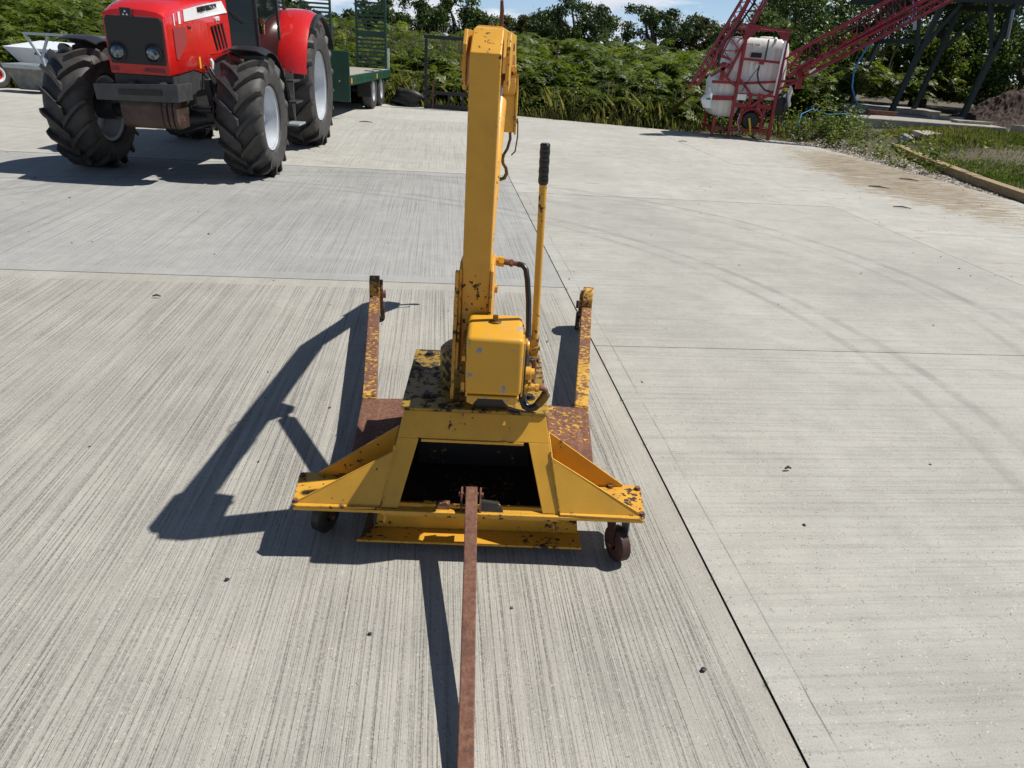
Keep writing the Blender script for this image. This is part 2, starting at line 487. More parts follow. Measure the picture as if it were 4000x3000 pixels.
    h = t.math('SUBTRACT', t.math('MULTIPLY', t.noise(v, 130, 5, 0.7), 0.35), t.math('MULTIPLY', groove, 1.0 * tine))
    h = t.math('ADD', h, t.math('MULTIPLY', g1, 0.6 * tine))
    return t.set(Base_Color=c, Roughness=0.86, Specular_IOR_Level=0.3, Normal=t.bump(h, 0.75, 0.004))


M['con_near'] = concrete('tined_concrete', (0.376, 0.359, 0.317), 1.0, 'v', seed=1.0, freq=84)
M['con_grey'] = concrete('grey_tined_concrete', (0.345, 0.343, 0.325), 0.62, 'v', seed=4.0, speck=0.5, freq=60)
M['con_cream'] = concrete('cream_concrete', (0.415, 0.404, 0.362), 0.55, 'v', seed=9.0, speck=0.4, freq=38)
M['con_far'] = concrete('pale_concrete', (0.45, 0.44, 0.40), 0.35, 'v', seed=13.0, speck=0.3)
M['con_right'] = concrete('smooth_pale_concrete', (0.405, 0.394, 0.354), 0.42, 'u', seed=17.0, speck=1.3, freq=44, blotch=1.0, line=1.065)
M['con_right_far'] = concrete('muddy_pale_concrete', (0.435, 0.422, 0.380), 0.30, 'u', seed=21.0, stains=1.0, speck=0.7, freq=30, blotch=1.1)

# ground: bare earth, dead grass, green patches
t = NT('earth_and_thatch')
v = t.coords('Object')
a = t.noise(v, 1.1, 8, 0.7)
c = t.ramp(a, [(0.3, (0.040, 0.050, 0.018)), (0.48, (0.065, 0.065, 0.028)), (0.58, (0.13, 0.095, 0.055)), (0.75, (0.17, 0.125, 0.08))])
b_ = t.noise(v, 14, 8, 0.75)
c = t.mix(t.ramp(b_, [(0.35, 0.5), (0.6, 0.0)]), c, (0.03, 0.026, 0.016))
c = t.mix(0.25, c, (0.16, 0.12, 0.075))
M['ground'] = t.set(Base_Color=c, Roughness=0.95, Normal=t.bump(t.math('ADD', b_, a), 0.9, 0.03))
t = NT('joint_dirt')
v = t.coords('Object')
c = t.ramp(t.noise(v, 9, 6, 0.7), [(0.35, (0.035, 0.031, 0.024)), (0.60, (0.10, 0.085, 0.062)), (0.75, (0.06, 0.085, 0.025))])
M['joint'] = t.set(Base_Color=c, Roughness=0.95)

M['bracken'] = foliage('bracken_green', (0.040, 0.068, 0.008), (0.125, 0.175, 0.024), (0.33, 0.36, 0.085), 0.5)
M['grass'] = foliage('mixed_grass', (0.09, 0.14, 0.028), (0.20, 0.21, 0.065), (0.42, 0.36, 0.17), 0.42)
M['lawn'] = foliage('lawn_green', (0.06, 0.12, 0.018), (0.12, 0.19, 0.035), (0.24, 0.25, 0.09), 0.4)
M['oak_leaf'] = foliage('dark_tree_leaf', (0.018, 0.038, 0.010), (0.048, 0.086, 0.022), (0.13, 0.18, 0.055), 0.35)
M['scrub_leaf'] = foliage('olive_scrub_leaf', (0.038, 0.050, 0.014), (0.09, 0.105, 0.034), (0.19, 0.20, 0.075), 0.35)
M['willow_leaf'] = foliage('grey_green_leaf', (0.036, 0.066, 0.016), (0.10, 0.155, 0.044), (0.30, 0.35, 0.18), 0.4, 0.34)
M['dark_bramble'] = foliage('dark_bramble_leaf', (0.026, 0.052, 0.010), (0.072, 0.125, 0.024), (0.21, 0.25, 0.07), 0.42)
M['straw'] = foliage('pale_dead_stems', (0.20, 0.16, 0.09), (0.32, 0.27, 0.16), (0.45, 0.40, 0.27), 0.1)
t = NT('gravel_stones')
at = t.new('ShaderNodeAttribute', attribute_name='tint')
c = t.ramp(at.outputs['Fac'], [(0.0, (0.10, 0.08, 0.06)), (0.4, (0.24, 0.19, 0.14)), (0.7, (0.40, 0.35, 0.28)), (1.0, (0.66, 0.62, 0.56))])
M['gravel'] = t.set(Base_Color=c, Roughness=0.85)


# ------------------------------------------------------------------ object helpers
def prop(o, label=None, cat=None, group=None, kind=None):
    if label:
        o['label'] = label
    if cat:
        o['category'] = cat
    if group:
        o['group'] = group
    if kind:
        o['kind'] = kind
    return o


def thing(name, label, cat, loc=(0, 0, 0), yaw=0.0, group=None, kind=None):
    o = bpy.data.objects.new(name, None)
    o.empty_display_size = 0.2
    COL.objects.link(o)
    o.location = loc
    o.rotation_euler = (0, 0, yaw)
    return prop(o, label, cat, group, kind)


class MB:
    def __init__(s):
        s.v, s.f = [], []

    def add(s, vs, fs):
        o = len(s.v)
        s.v += [tuple(p) for p in vs]
        s.f += [tuple(i + o for i in f) for f in fs]
        return s

    def hexa(s, p):      # p: 4 bottom, 4 top, same winding (ccw from above)
        return s.add(p, [(3, 2, 1, 0), (4, 5, 6, 7), (0, 1, 5, 4), (1, 2, 6, 5), (2, 3, 7, 6), (3, 0, 4, 7)])

    def box(s, x0, x1, y0, y1, z0, z1):
        return s.hexa([(x0, y0, z0), (x1, y0, z0), (x1, y1, z0), (x0, y1, z0), (x0, y0, z1), (x1, y0, z1), (x1, y1, z1), (x0, y1, z1)])

    def prism(s, poly, d):
        n = len(poly)
        d = Vector(d)
        a = [Vector(p) for p in poly]
        vs = a + [p + d for p in a]
        nrm = Vector((0, 0, 0))
        for i in range(n):
            nrm += a[i].cross(a[(i + 1) % n])
        flip = nrm.dot(d) < 0
        fs = [tuple(range(n - 1, -1, -1)), tuple(range(n, 2 * n))] + [(i, (i + 1) % n, (i + 1) % n + n, i + n) for i in range(n)]
        if flip:
            fs = [tuple(reversed(f)) for f in fs]
        return s.add(vs, fs)

    def beam(s, p0, p1, w, h, up=(0, 0, 1)):
        p0, p1 = Vector(p0), Vector(p1)
        d = (p1 - p0).normalized()
        u = Vector(up)
        if abs(d.dot(u)) > 0.97:
            u = Vector((0, 1, 0))
        sx = d.cross(u).normalized() * (w / 2)
        sy = sx.cross(d).normalized() * (h / 2)
        a = [p0 - sx - sy, p0 + sx - sy, p0 + sx + sy, p0 - sx + sy]
        b = [p + (p1 - p0) for p in a]
        return s.add(a + b, [(3, 2, 1, 0), (4, 5, 6, 7), (0, 1, 5, 4), (1, 2, 6, 5), (2, 3, 7, 6), (3, 0, 4, 7)])

    def tube(s, pts, r, seg=10, caps=True):
        pts = [Vector(p) for p in pts]
        n = len(pts)
        rr = r if isinstance(r, (list, tuple)) else [r] * n
        o = len(s.v)
        prev = None
        for i, p in enumerate(pts):
            d = (pts[min(i + 1, n - 1)] - pts[max(i - 1, 0)]).normalized()
            if prev is None:
                a = Vector((0, 0, 1)) if abs(d.z) < 0.9 else Vector((1, 0, 0))
                u = d.cross(a).normalized()
            else:
                u = (prev - d * prev.dot(d)).normalized()
            prev = u
            w = d.cross(u)
            for k in range(seg):
                an = 2 * math.pi * k / seg
                s.v.append(tuple(p + (u * math.cos(an) + w * math.sin(an)) * rr[i]))
        for i in range(n - 1):
            for k in range(seg):
                a, b = o + i * seg + k, o + i * seg + (k + 1) % seg
                s.f.append((a, b, b + seg, a + seg))
        if caps:
            s.f.append(tuple(o + k for k in range(seg - 1, -1, -1)))
            s.f.append(tuple(o + (n - 1) * seg + k for k in range(seg)))
        return s

    def cyl(s, p0, p1, r, seg=16, r1=None):
        return s.tube([p0, p1], [r, r if r1 is None else r1], seg)

    def lathe(s, prof, origin=(0, 0, 0), axis=(1, 0, 0), seg=40, closed=False):
        # prof: list of (along, radius)
        ax = Vector(axis).normalized()
        a = Vector((0, 0, 1)) if abs(ax.z) < 0.9 else Vector((1, 0, 0))
        u = ax.cross(a).normalized()
        w = ax.cross(u)
        o0 = Vector(origin)
        o = len(s.v)
        n = len(prof)
        for (h, r) in prof:
            for k in range(seg):
                an = 2 * math.pi * k / seg
                s.v.append(tuple(o0 + ax * h + (u * math.cos(an) + w * math.sin(an)) * r))
        for i in range(n if closed else n - 1):
            j = (i + 1) % n
            for k in range(seg):
                k2 = (k + 1) % seg
                s.f.append((o + i * seg + k, o + j * seg + k, o + j * seg + k2, o + i * seg + k2))
        return s

    def grid(s, rows):
        o = len(s.v)
        n, m = len(rows), len(rows[0])
        for r_ in rows:
            s.v += [tuple(p) for p in r_]
        for i in range(n - 1):
            for j in range(m - 1):
                a = o + i * m + j
                s.f.append((a, a + 1, a + m + 1, a + m))
        return s

    def hexbolt(s, p, d, r=0.01, h=0.008):
        p, d = Vector(p), Vector(d).normalized()
        s.tube([p, p + d * h], r, 6)
        return s

    def build(s, name, mat, parent=None, bevel=0.0, smooth=False, seg=2, xf=None, label=None, kind=None):
        me = bpy.data.meshes.new(name)
        vs = s.v if xf is None else [tuple(xf @ Vector(p)) for p in s.v]
        me.from_pydata(vs, [], s.f)
        me.update()
        bm = bmesh.new()
        bm.from_mesh(me)
        bmesh.ops.recalc_face_normals(bm, faces=bm.faces)
        bm.to_mesh(me)
        bm.free()
        if smooth:
            for p in me.polygons:
                p.use_smooth = True
        o = bpy.data.objects.new(name, me)
        me.materials.append(M[mat] if isinstance(mat, str) else mat)
        COL.objects.link(o)
        if parent is not None:
            o.parent = parent
        if bevel > 0:
            b = o.modifiers.new('bevel', 'BEVEL')
            b.width = bevel
            b.segments = seg
            b.limit_method = 'ANGLE'
            b.angle_limit = R(35)
        if smooth:
            try:
                me.set_sharp_from_angle(angle=R(38))
            except Exception:
                pass
        if label:
            o['label'] = label
        if kind:
            o['kind'] = kind
        return o


def rect(x0, x1, y0, y1, z):
    return [(x0, y0, z), (x1, y0, z), (x1, y1, z), (x0, y1, z)]


def text_obj(body, name, size, mat, parent, mtx, ext=0.001, squash=1.0):
    cu = bpy.data.curves.new(name, 'FONT')
    cu.body = body
    cu.size = size
    cu.extrude = ext
    cu.align_x = 'LEFT'
    tmp = bpy.data.objects.new(name + '_tmp', cu)
    COL.objects.link(tmp)
    dg = bpy.context.evaluated_depsgraph_get()
    me = bpy.data.meshes.new_from_object(tmp.evaluated_get(dg))
    COL.objects.unlink(tmp)
    bpy.data.objects.remove(tmp)
    me.transform(Matrix.Diagonal((squash, 1, 1, 1)))
    me.transform(mtx)
    me.materials.clear()
    me.materials.append(M[mat])
    me.name = name
    o = bpy.data.objects.new(name, me)
    COL.objects.link(o)
    o.parent = parent
    return o


def fast_mesh(name, verts, nper, mat, tint=None, parent=None):
    """verts: (N, nper, 3) array of separate polygons with nper corners"""
    n = verts.shape[0]
    me = bpy.data.meshes.new(name)
    me.vertices.add(n * nper)
    me.vertices.foreach_set('co', verts.reshape(-1).astype(np.float32))
    me.loops.add(n * nper)
    me.loops.foreach_set('vertex_index', np.arange(n * nper, dtype=np.int32))
    me.polygons.add(n)
    me.polygons.foreach_set('loop_start', np.arange(0, n * nper, nper, dtype=np.int32))
    me.polygons.foreach_set('loop_total', np.full(n, nper, dtype=np.int32))
    me.update(calc_edges=True)
    if tint is not None:
        at = me.attributes.new('tint', 'FLOAT', 'FACE')
        at.data.foreach_set('value', tint.astype(np.float32))
    me.materials.append(M[mat])
    o = bpy.data.objects.new(name, me)
    COL.objects.link(o)
    if parent is not None:
        o.parent = parent
    return o


def unit(a):
    return a / (np.linalg.norm(a, axis=1, keepdims=True) + 1e-9)


def leaf_quads(c, d, n, ln, wd):
    """diamond leaves: centre c, direction d, normal-ish n, length, width"""
    s = unit(np.cross(d, n))
    ln = ln[:, None]
    wd = wd[:, None]
    fold = unit(np.cross(s, d)) * wd * 0.25
    return np.stack([c - d * ln * 0.5, c + s * wd * 0.5 + fold, c + d * ln * 0.5, c - s * wd * 0.5 + fold], axis=1)


# ------------------------------------------------------------------ yard outline and terrain
YARD = [(-26, -4), (8.2, -4), (7.95, 5), (7.34, 10.69), (6.70, 15.9), (6.30, 17.45), (4.32, 18.25), (-3.86, 20.31), (-12.34, 17.35), (-26, 13.0)]


def seg_dist(px, py, a, b):
    ax, ay = a
    bx, by = b
    dx, dy = bx - ax, by - ay
    t_ = np.clip(((px - ax) * dx + (py - ay) * dy) / (dx * dx + dy * dy), 0, 1)
    return np.hypot(px - ax - t_ * dx, py - ay - t_ * dy)


def yard_dist(px, py):
    px, py = np.asarray(px, float), np.asarray(py, float)
    d = np.full(px.shape, 1e9)
    inside = np.zeros(px.shape, bool)
    n = len(YARD)
    for i in range(n):
        a, b = YARD[i], YARD[(i + 1) % n]
        d = np.minimum(d, seg_dist(px, py, a, b))
        cond = ((a[1] > py) != (b[1] > py))
        xi = (b[0] - a[0]) * (py - a[1]) / (b[1] - a[1] + 1e-12) + a[0]
        inside ^= cond & (px < xi)
    return np.where(inside, -d, d)


def sst(x, a, b):
    t_ = np.clip((x - a) / (b - a), 0, 1)
    return t_ * t_ * (3 - 2 * t_)


def wob(x, y):
    return 0.5 * np.sin(x * 1.7 + y * 0.6) + 0.3 * np.sin(x * 0.7 - y * 2.1 + 1) + 0.2 * np.sin(x * 4.1 + y * 3.3)


def terrain(px, py):
    px, py = np.asarray(px, float), np.asarray(py, float)
    d = yard_dist(px, py)
    right = sst(px - 0.12 * (py - 10), 7.0, 9.0)
    # back bank under the bracken
    back = sst(d, 0.8, 7.0) * 0.55 + sst(-px, 4, 14) * sst(d, 0.6, 6) * 0.35
    # right bank: lawn that rises to the footings
    lawn = sst(d, 0.2, 1.3) * 0.03 + sst(py, 11.5, 18.0) * sst(d, 0.9, 3.0) * 0.44
    mound = 0.34 * np.exp(-(((px - 7.6) / 1.15) ** 2 + ((py - 18.6) / 1.0) ** 2))
    h = back * (1 - right) + lawn * right + mound * sst(d, 0.25, 0.9)
    h = h + sst(d, 0.3, 1.5) * 0.03 * wob(px * 1.3, py * 1.3)
    return np.where(d < 0.0, -0.16, np.where(d < 0.12, -0.05, h - 0.02))


g_root = None
xs = np.concatenate([np.linspace(-400, -32, 12), np.arange(-30, 30, 0.3), np.linspace(32, 400, 12)])
ys = np.concatenate([np.linspace(-60, -6, 6), np.arange(-4, 42, 0.3), np.linspace(45, 900, 18)])
GX, GY = np.meshgrid(xs, ys)
GZ = terrain(GX, GY)
me = bpy.data.meshes.new('ground')
nx, ny = len(xs), len(ys)
vv = np.stack([GX.ravel(), GY.ravel(), GZ.ravel()], 1)
idx = np.arange(nx * ny).reshape(ny, nx)
q = np.stack([idx[:-1, :-1].ravel(), idx[:-1, 1:].ravel(), idx[1:, 1:].ravel(), idx[1:, :-1].ravel()], 1)
me.vertices.add(len(vv))
me.vertices.foreach_set('co', vv.reshape(-1).astype(np.float32))
me.loops.add(q.size)
me.loops.foreach_set('vertex_index', q.reshape(-1).astype(np.int32))
me.polygons.add(len(q))
me.polygons.foreach_set('loop_start', np.arange(0, q.size, 4, dtype=np.int32))
me.polygons.foreach_set('loop_total', np.full(len(q), 4, dtype=np.int32))
me.update(calc_edges=True)
for p in me.polygons:
    p.use_smooth = True
me.materials.append(M['ground'])
ground = bpy.data.objects.new('ground', me)
COL.objects.link(ground)
prop(ground, kind='structure')

# yard of separate slabs; bay frame (u across, v along) turned by 6.97 degrees
YAW = R(6.97)
yard = thing('concrete_yard', None, None, (0, 0, 0), YAW, kind='structure')
cy, sy_ = math.cos(YAW), math.sin(YAW)


def to_uv(p):
    return (p[0] * cy + p[1] * sy_, -p[0] * sy_ + p[1] * cy)


YUV = [to_uv(p) for p in YARD]


def clip(poly, ax, val, keep_less):
    out = []
    n = len(poly)
    for i in range(n):
        a, b = poly[i], poly[(i + 1) % n]
        ia = (a[ax] <= val) if keep_less else (a[ax] >= val)
        ib = (b[ax] <= val) if keep_less else (b[ax] >= val)
        if ia:
            out.append(a)
        if ia != ib:
            t_ = (val - a[ax]) / (b[ax] - a[ax])
            out.append((a[0] + (b[0] - a[0]) * t_, a[1] + (b[1] - a[1]) * t_))
    return out


# joint bed a little below the slabs
MB().prism([(u, v_, -0.05) for u, v_ in YUV], (0, 0, 0.0405)).build('joint_bed', 'joint', yard)
U = [-26, -19.8, -15.65, -11.5, -7.34, -3.19, 0.96, 5.11, 9.26, 13]
for bi in range(len(U) - 1):
    u0, u1 = U[bi], U[bi + 1]
    if bi <= 5:
        V = [-6, 0.1, 5.0, 9.9, 16.95, 22, 30]
    elif bi == 6:
        V = [-6, -1.0, 3.87, 8.75, 13.6, 18.6, 24]
    else:
        V = [-6, -2.4, 2.5, 7.4, 12.3, 17.2, 22]
    for vi in range(len(V) - 1):
        v0, v1 = V[vi], V[vi + 1]
        gap = 0.0045 if (bi <= 5 and v1 <= 17) or bi > 5 else 0.006
        ga, gb = (0.0025 if u0 > -25 else 0, 0.0025)
        if abs(u0 - 0.96) < 0.01:
            ga = 0.0038
        if abs(u1 - 0.96) < 0.01:
            gb = 0.0038
        poly = YUV
        poly = clip(poly, 0, u0 + ga, False)
        poly = clip(poly, 0, u1 - gb, True)
        poly = clip(poly, 1, v0 + 0.0038, False)
        poly = clip(poly, 1, v1 - 0.0038, True)
        if len(poly) < 3:
            continue
        lift = random.uniform(-0.0015, 0.0015)
        # slab top as an outer ring and inner field so the trowelled margin can be told apart
        um, vm = (u0 + u1) / 2, (v0 + v1) / 2
        mg = 0.10
        inner = clip(clip(clip(clip(YUV, 0, u0 + mg, False), 0, u1 - mg, True), 1, v0 + mg * 1.6, False), 1, v1 - mg * 1.6, True)
        bm = bmesh.new()
        top = [bm.verts.new((a, b, lift)) for a, b in poly]
        bot = [bm.verts.new((a, b, -0.04)) for a, b in poly]
        n = len(poly)
        for i in range(n):
            j = (i + 1) % n
            bm.faces.new((top[i], bot[i], bot[j], top[j]))
        f = bm.faces.new(top)
        bm.normal_update()
        if f.normal.z < 0:
            f.normal_flip()
        # cut margin lines into the top
        for ax, val in ((0, u0 + mg), (0, u1 - mg), (1, v0 + mg * 1.6), (1, v1 - mg * 1.6)):
            for off in (-0.012, 0.012):
                co = (val + off, 0, 0) if ax == 0 else (0, val + off, 0)
                no = (1, 0, 0) if ax == 0 else (0, 1, 0)
                tf = [ff for ff in bm.faces if abs(ff.normal.z) > 0.9]
                ed = list({e for ff in tf for e in ff.edges})
                vt = list({w for ff in tf for w in ff.verts})
                bmesh.ops.bisect_plane(bm, geom=tf + ed + vt, plane_co=co, plane_no=no)
        sm = bpy.data.meshes.new('slab')
        bm.to_mesh(sm)
        bm.free()
        at = sm.attributes.new('inner', 'FLOAT', 'POINT')
        vals = []
        for w in sm.vertices:
            du = min(w.co.x - u0, u1 - w.co.x)
            dv = min(w.co.y - v0, v1 - w.co.y)
            vals.append(1.0 if (bi > 5 or (du > mg and dv > mg * 1.6)) else 0.0)
        at.data.foreach_set('value', vals)
        if bi <= 5:
            mat = 'con_near' if v1 <= 5.01 else ('con_grey' if v1 <= 9.95 else ('con_cream' if v1 <= 17 else 'con_far'))
        elif bi == 6:
            mat = 'con_right' if v1 <= 8.8 else 'con_right_far'
        else:
            mat = 'con_right' if v1 <= 2.6 else 'con_right_far'
        sm.materials.append(M[mat])
        sm.materials.append(M['joint'])
        for p in sm.polygons:
            if abs(p.normal.z) < 0.5:
                p.material_index = 1
        o = bpy.data.objects.new('slab', sm)
        COL.objects.link(o)
        o.parent = yard
    # (next slab)

# ------------------------------------------------------------------ the yellow swivel crane in the foreground
J = thing('workshop_crane', 'yellow hand-pumped swivel lifting crane with rusty legs standing in the middle of the concrete',
          'workshop crane', (-0.11, 1.95, 0), R(3.0))
b = 'yellow_base'
# base housing: sloping front wall with an opening, side walls, back wall
fr = MB()
def fy(z):
    return 0.16 * (z - 0.18) / 0.30
def fx(z):
    return 0.300 - 0.060 * (z - 0.18) / 0.30
th = 0.010
# posts
for s in (-1, 1):
    fr.hexa([(s * 0.244, fy(.18), .18), (s * fx(.18), fy(.18), .18), (s * fx(.18), fy(.18) + th, .18), (s * 0.244, fy(.18) + th, .18),
             (s * 0.186, fy(.39), .39), (s * fx(.39), fy(.39), .39), (s * fx(.39), fy(.39) + th, .39), (s * 0.186, fy(.39) + th, .39)])
fr.hexa([(-fx(.39), fy(.39), .39), (fx(.39), fy(.39), .39), (fx(.39), fy(.39) + th, .39), (-fx(.39), fy(.39) + th, .39),
         (-fx(.472), fy(.472), .472), (fx(.472), fy(.472), .472), (fx(.472), fy(.472) + th, .472), (-fx(.472), fy(.472) + th, .472)])
fr.build('front_wall', b, J, bevel=0.002)
# lip under the lintel
MB().box(-0.178, 0.170, 0.108, 0.128, 0.379, 0.3885).build('opening_lip', b, J)
for s in (-1, 1):
    w = MB()
    w.hexa([(s * (fx(.18) - 0.010), fy(.18) + 0.013, .10), (s * fx(.18), fy(.18) + 0.013, .10), (s * fx(.18), 0.655, .10), (s * (fx(.18) - 0.010), 0.655, .10),
            (s * (fx(.472) - 0.010), fy(.472) + 0.013, .472), (s * fx(.472), fy(.472) + 0.013, .472), (s * fx(.472), 0.645, .472), (s * (fx(.472) - 0.010), 0.645, .472)])
    w.build('side_wall', b, J)
MB().hexa([(-0.288, 0.645, .10), (0.288, 0.645, .10), (0.288, 0.655, .10), (-0.288, 0.655, .10),
           (-0.228, 0.635, .472), (0.228, 0.635, .472), (0.228, 0.645, .472), (-0.228, 0.645, .472)]).build('back_wall', 'grease_shade', J)
MB().box(-0.288, 0.288, 0.10, 0.640, 0.10, 0.108).build('bottom_plate', 'grease_shade', J)
# torn liner plate seen in the opening
MB().prism([(-0.22, 0.40, 0.11), (0.22, 0.40, 0.11), (0.20, 0.44, 0.40), (-0.20, 0.44, 0.40)], (0, 0.008, 0)).build('inner_plate', 'grease_shade', J)
# welds round the posts
wd = MB()
for s in (-1, 1):
    pts = []
    for i in range(14):
        z = .19 + i * .0135
        pts.append((s * (fx(z) + 0.002) + random.uniform(-.0015, .0015), fy(z) - 0.001, z))
    MB().tube(pts, [random.uniform(.0035, .0055) for _ in pts], 6).build('weld_bead', b, J, smooth=True)
# top plate with folded lip
tp = MB()
tp.prism([(-0.240, 0.150, .474), (0.240, 0.150, .474), (0.252, 0.165, .474), (0.250, 0.655, .474), (-0.250, 0.655, .474), (-0.252, 0.165, .474)], (0, 0, 0.012))
tp.build('top_plate', 'yellow_plate', J, bevel=0.003)
bb = MB()
for x, y in ((-0.17, 0.24), (0.19, 0.26), (0.20, 0.58), (-0.19, 0.60)):
    MB().cyl((x, y, 0.4861), (x, y, 0.489), 0.020, 14).hexbolt((x, y, 0.489), (0, 0, 1), 0.013, 0.010).build('bolt', 'grease_shade', J)
# wings
for s in (-1, 1):
    poly = [(s * 0.302, -0.012, .180), (s * 0.575, -0.020, .180), (s * 0.594, -0.008, .180), (s * 0.612, 0.165, .180), (s * 0.595, 0.184, .180), (s * 0.302, 0.184, .180)]
    MB().prism(poly, (0, 0, 0.008)).build('wing_plate', 'yellow_worn', J, bevel=0.0015)
    MB().prism([(s * 0.303, -0.002, .188), (s * 0.580, -0.002, .188), (s * 0.580, -0.002, .194), (s * 0.268, 0.080, .352), (s * 0.2685, 0.077, .345)], (0, 0.007, 0)).build('gusset', b, J)
    MB().prism([(s * 0.300, 0.170, .188), (s * 0.545, 0.170, .188), (s * 0.545, 0.170, .196), (s * 0.258, 0.172, .402)], (0, 0.007, 0)).build('gusset', b, J)
    MB().prism([(s * 0.300, 0.009, .189), (s * 0.268, 0.085, .350), (s * 0.258, 0.172, .400), (s * 0.300, 0.170, .189)], (s * 0.004, 0, 0.0)).build('cheek_plate', b, J)
    for x, y in ((0.585, 0.004), (0.598, 0.158), (0.50, 0.165)) if s > 0 else ((0.585, 0.004), (0.598, 0.158)):
        MB().cyl((s * x, y, .188), (s * x, y, .191), 0.012, 12).hexbolt((s * x, y, .191), (0, 0, 1), 0.0095, 0.007).build('bolt', 'rust_bolt', J)
# front edge rail, channel, foot flange
MB().box(-0.590, 0.590, -0.016, -0.004, 0.167, 0.1795).build('edge_rail', b, J, bevel=0.002)
MB().box(-0.300, 0.300, -0.003, 0.016, 0.150, 0.1785).build('sill', 'yellow_worn', J, bevel=0.002)
MB().hexa([(-0.335, 0.072, .046), (0.385, 0.072, .046), (0.385, 0.080, .046), (-0.335, 0.080, .046),
           (-0.315, 0.066, .157), (0.370, 0.066, .157), (0.370, 0.074, .157), (-0.315, 0.074, .157)]).build('channel_web', 'yellow_worn', J)
MB().prism([(-0.388, -0.004, .036), (0.392, -0.004, .036), (0.392, 0.085, .036), (-0.340, 0.085, .036)], (0, 0, 0.009)).build('foot_flange', 'yellow_worn', J, bevel=0.0015)
MB().prism([(-0.380, 0.000, .0455), (-0.345, 0.066, .0455), (-0.345, 0.066, .150), (-0.352, 0.050, .150)], (0.006, 0, 0)).build('end_plate', 'grease_shade', J)
# torn sill fragments around the clevis
MB().prism([(-0.120, 0.004, .181), (-0.070, 0.004, .181), (-0.072, 0.012, .196), (-0.085, 0.012, .200), (-0.118, 0.012, .192)], (0, 0.02, 0)).build('torn_tab', 'rust_plate', J)
MB().box(-0.160, -0.118, 0.01, 0.03, 0.1805, 0.195).build('torn_tab', 'yellow_worn', J)
MB().prism([(0.034, 0.000, .1795), (0.110, 0.000, .1795), (0.095, 0.016, .200), (0.036, 0.016, .208)], (0, 0.016, 0)).build('torn_tab', 'grease_shade', J)
# clevis + tow bar
for x in (-0.029, 0.029):
    MB().prism([(x, -0.01, .1805), (x, 0.06, .1805), (x, 0.06, .236), (x, 0.02, .236)], (0.006 if x > 0 else -0.006, 0, 0)).build('clevis', 'rust_bolt', J)
MB().cyl((-0.042, 0.036, 0.222), (0.042, 0.036, 0.222), 0.008, 12).build('clevis_pin', 'rust_bolt', J)
MB().beam((0.000, 0.055, 0.226), (0.020, -0.870, 0.0225), 0.040, 0.040).build('tow_bar', 'rust_bar', J, bevel=0.003)
# cross plates and legs
for s in (-1, 1):
    MB().prism([(s * 0.304, 0.186, .085), (s * 0.452, 0.200, .085), (s * 0.497, 0.795, .085), (s * 0.304, 0.815, .085)], (0, 0, 0.093)).build(
        'leg_carrier', 'rust_plate' if s < 0 else 'rust_plate_yellow', J, bevel=0.004)
    # leg
    MB().beam((s * 0.467, 0.797, 0.1345), (s * 0.652, 2.150, 0.1345), 0.060, 0.095).build('leg', 'rust_leg' if s < 0 else 'rust_leg_yellow', J, bevel=0.004)
    MB().tube([(s * 0.498, 0.797 + 0.004, 0.182), (s * 0.440, 0.812, 0.182)], 0.005, 6).build('weld_bead', 'yellow_worn', J, smooth=True)
    # tip housing + wheel
    d = Vector((0.2134 * s, 1.563, 0)).normalized()
    n_ = Vector((-d.y, d.x, 0)) * (1 if s > 0 else -1)       # inward
    c0 = Vector((s * 0.652, 2.152, 0))
    prof = [(0.0, .060), (0.0, .225), (0.025, .262), (0.060, .275), (0.120, .275), (0.165, .235), (0.165, .080), (0.120, .035), (0.045, .030)]
    off = -n_ * 0.031
    MB().prism([c0 + off + d * a + Vector((0, 0, z)) for a, z in prof], n_ * 0.062).build('wheel_housing', 'rust_tip', J, bevel=0.005)
    wc = c0 + n_ * 0.033 + d * 0.085
    MB().lathe([(0, 0.0), (0, 0.05), (0.004, 0.058), (0.024, 0.058), (0.028, 0.05), (0.028, 0.0)], wc + Vector((0, 0, 0.058)), n_, 24).build('wheel', 'grease_shade', J, smooth=True)
    MB().prism([wc + n_ * -0.001 + d * a_ + Vector((0, 0, z_)) for a_, z_ in ((-.06, .11), (-.06, .22), (-.03, .25), (.03, .25), (.05, .2), (.05, .11))], n_ * 0.018).build('wheel_cheek', 'rust_leg', J)
    MB().cyl(wc + n_ * 0.018 + Vector((0, 0, .165)), wc + n_ * 0.034 + Vector((0, 0, .165)), 0.024, 10).build('axle_bolt', 'rust_bolt', J)
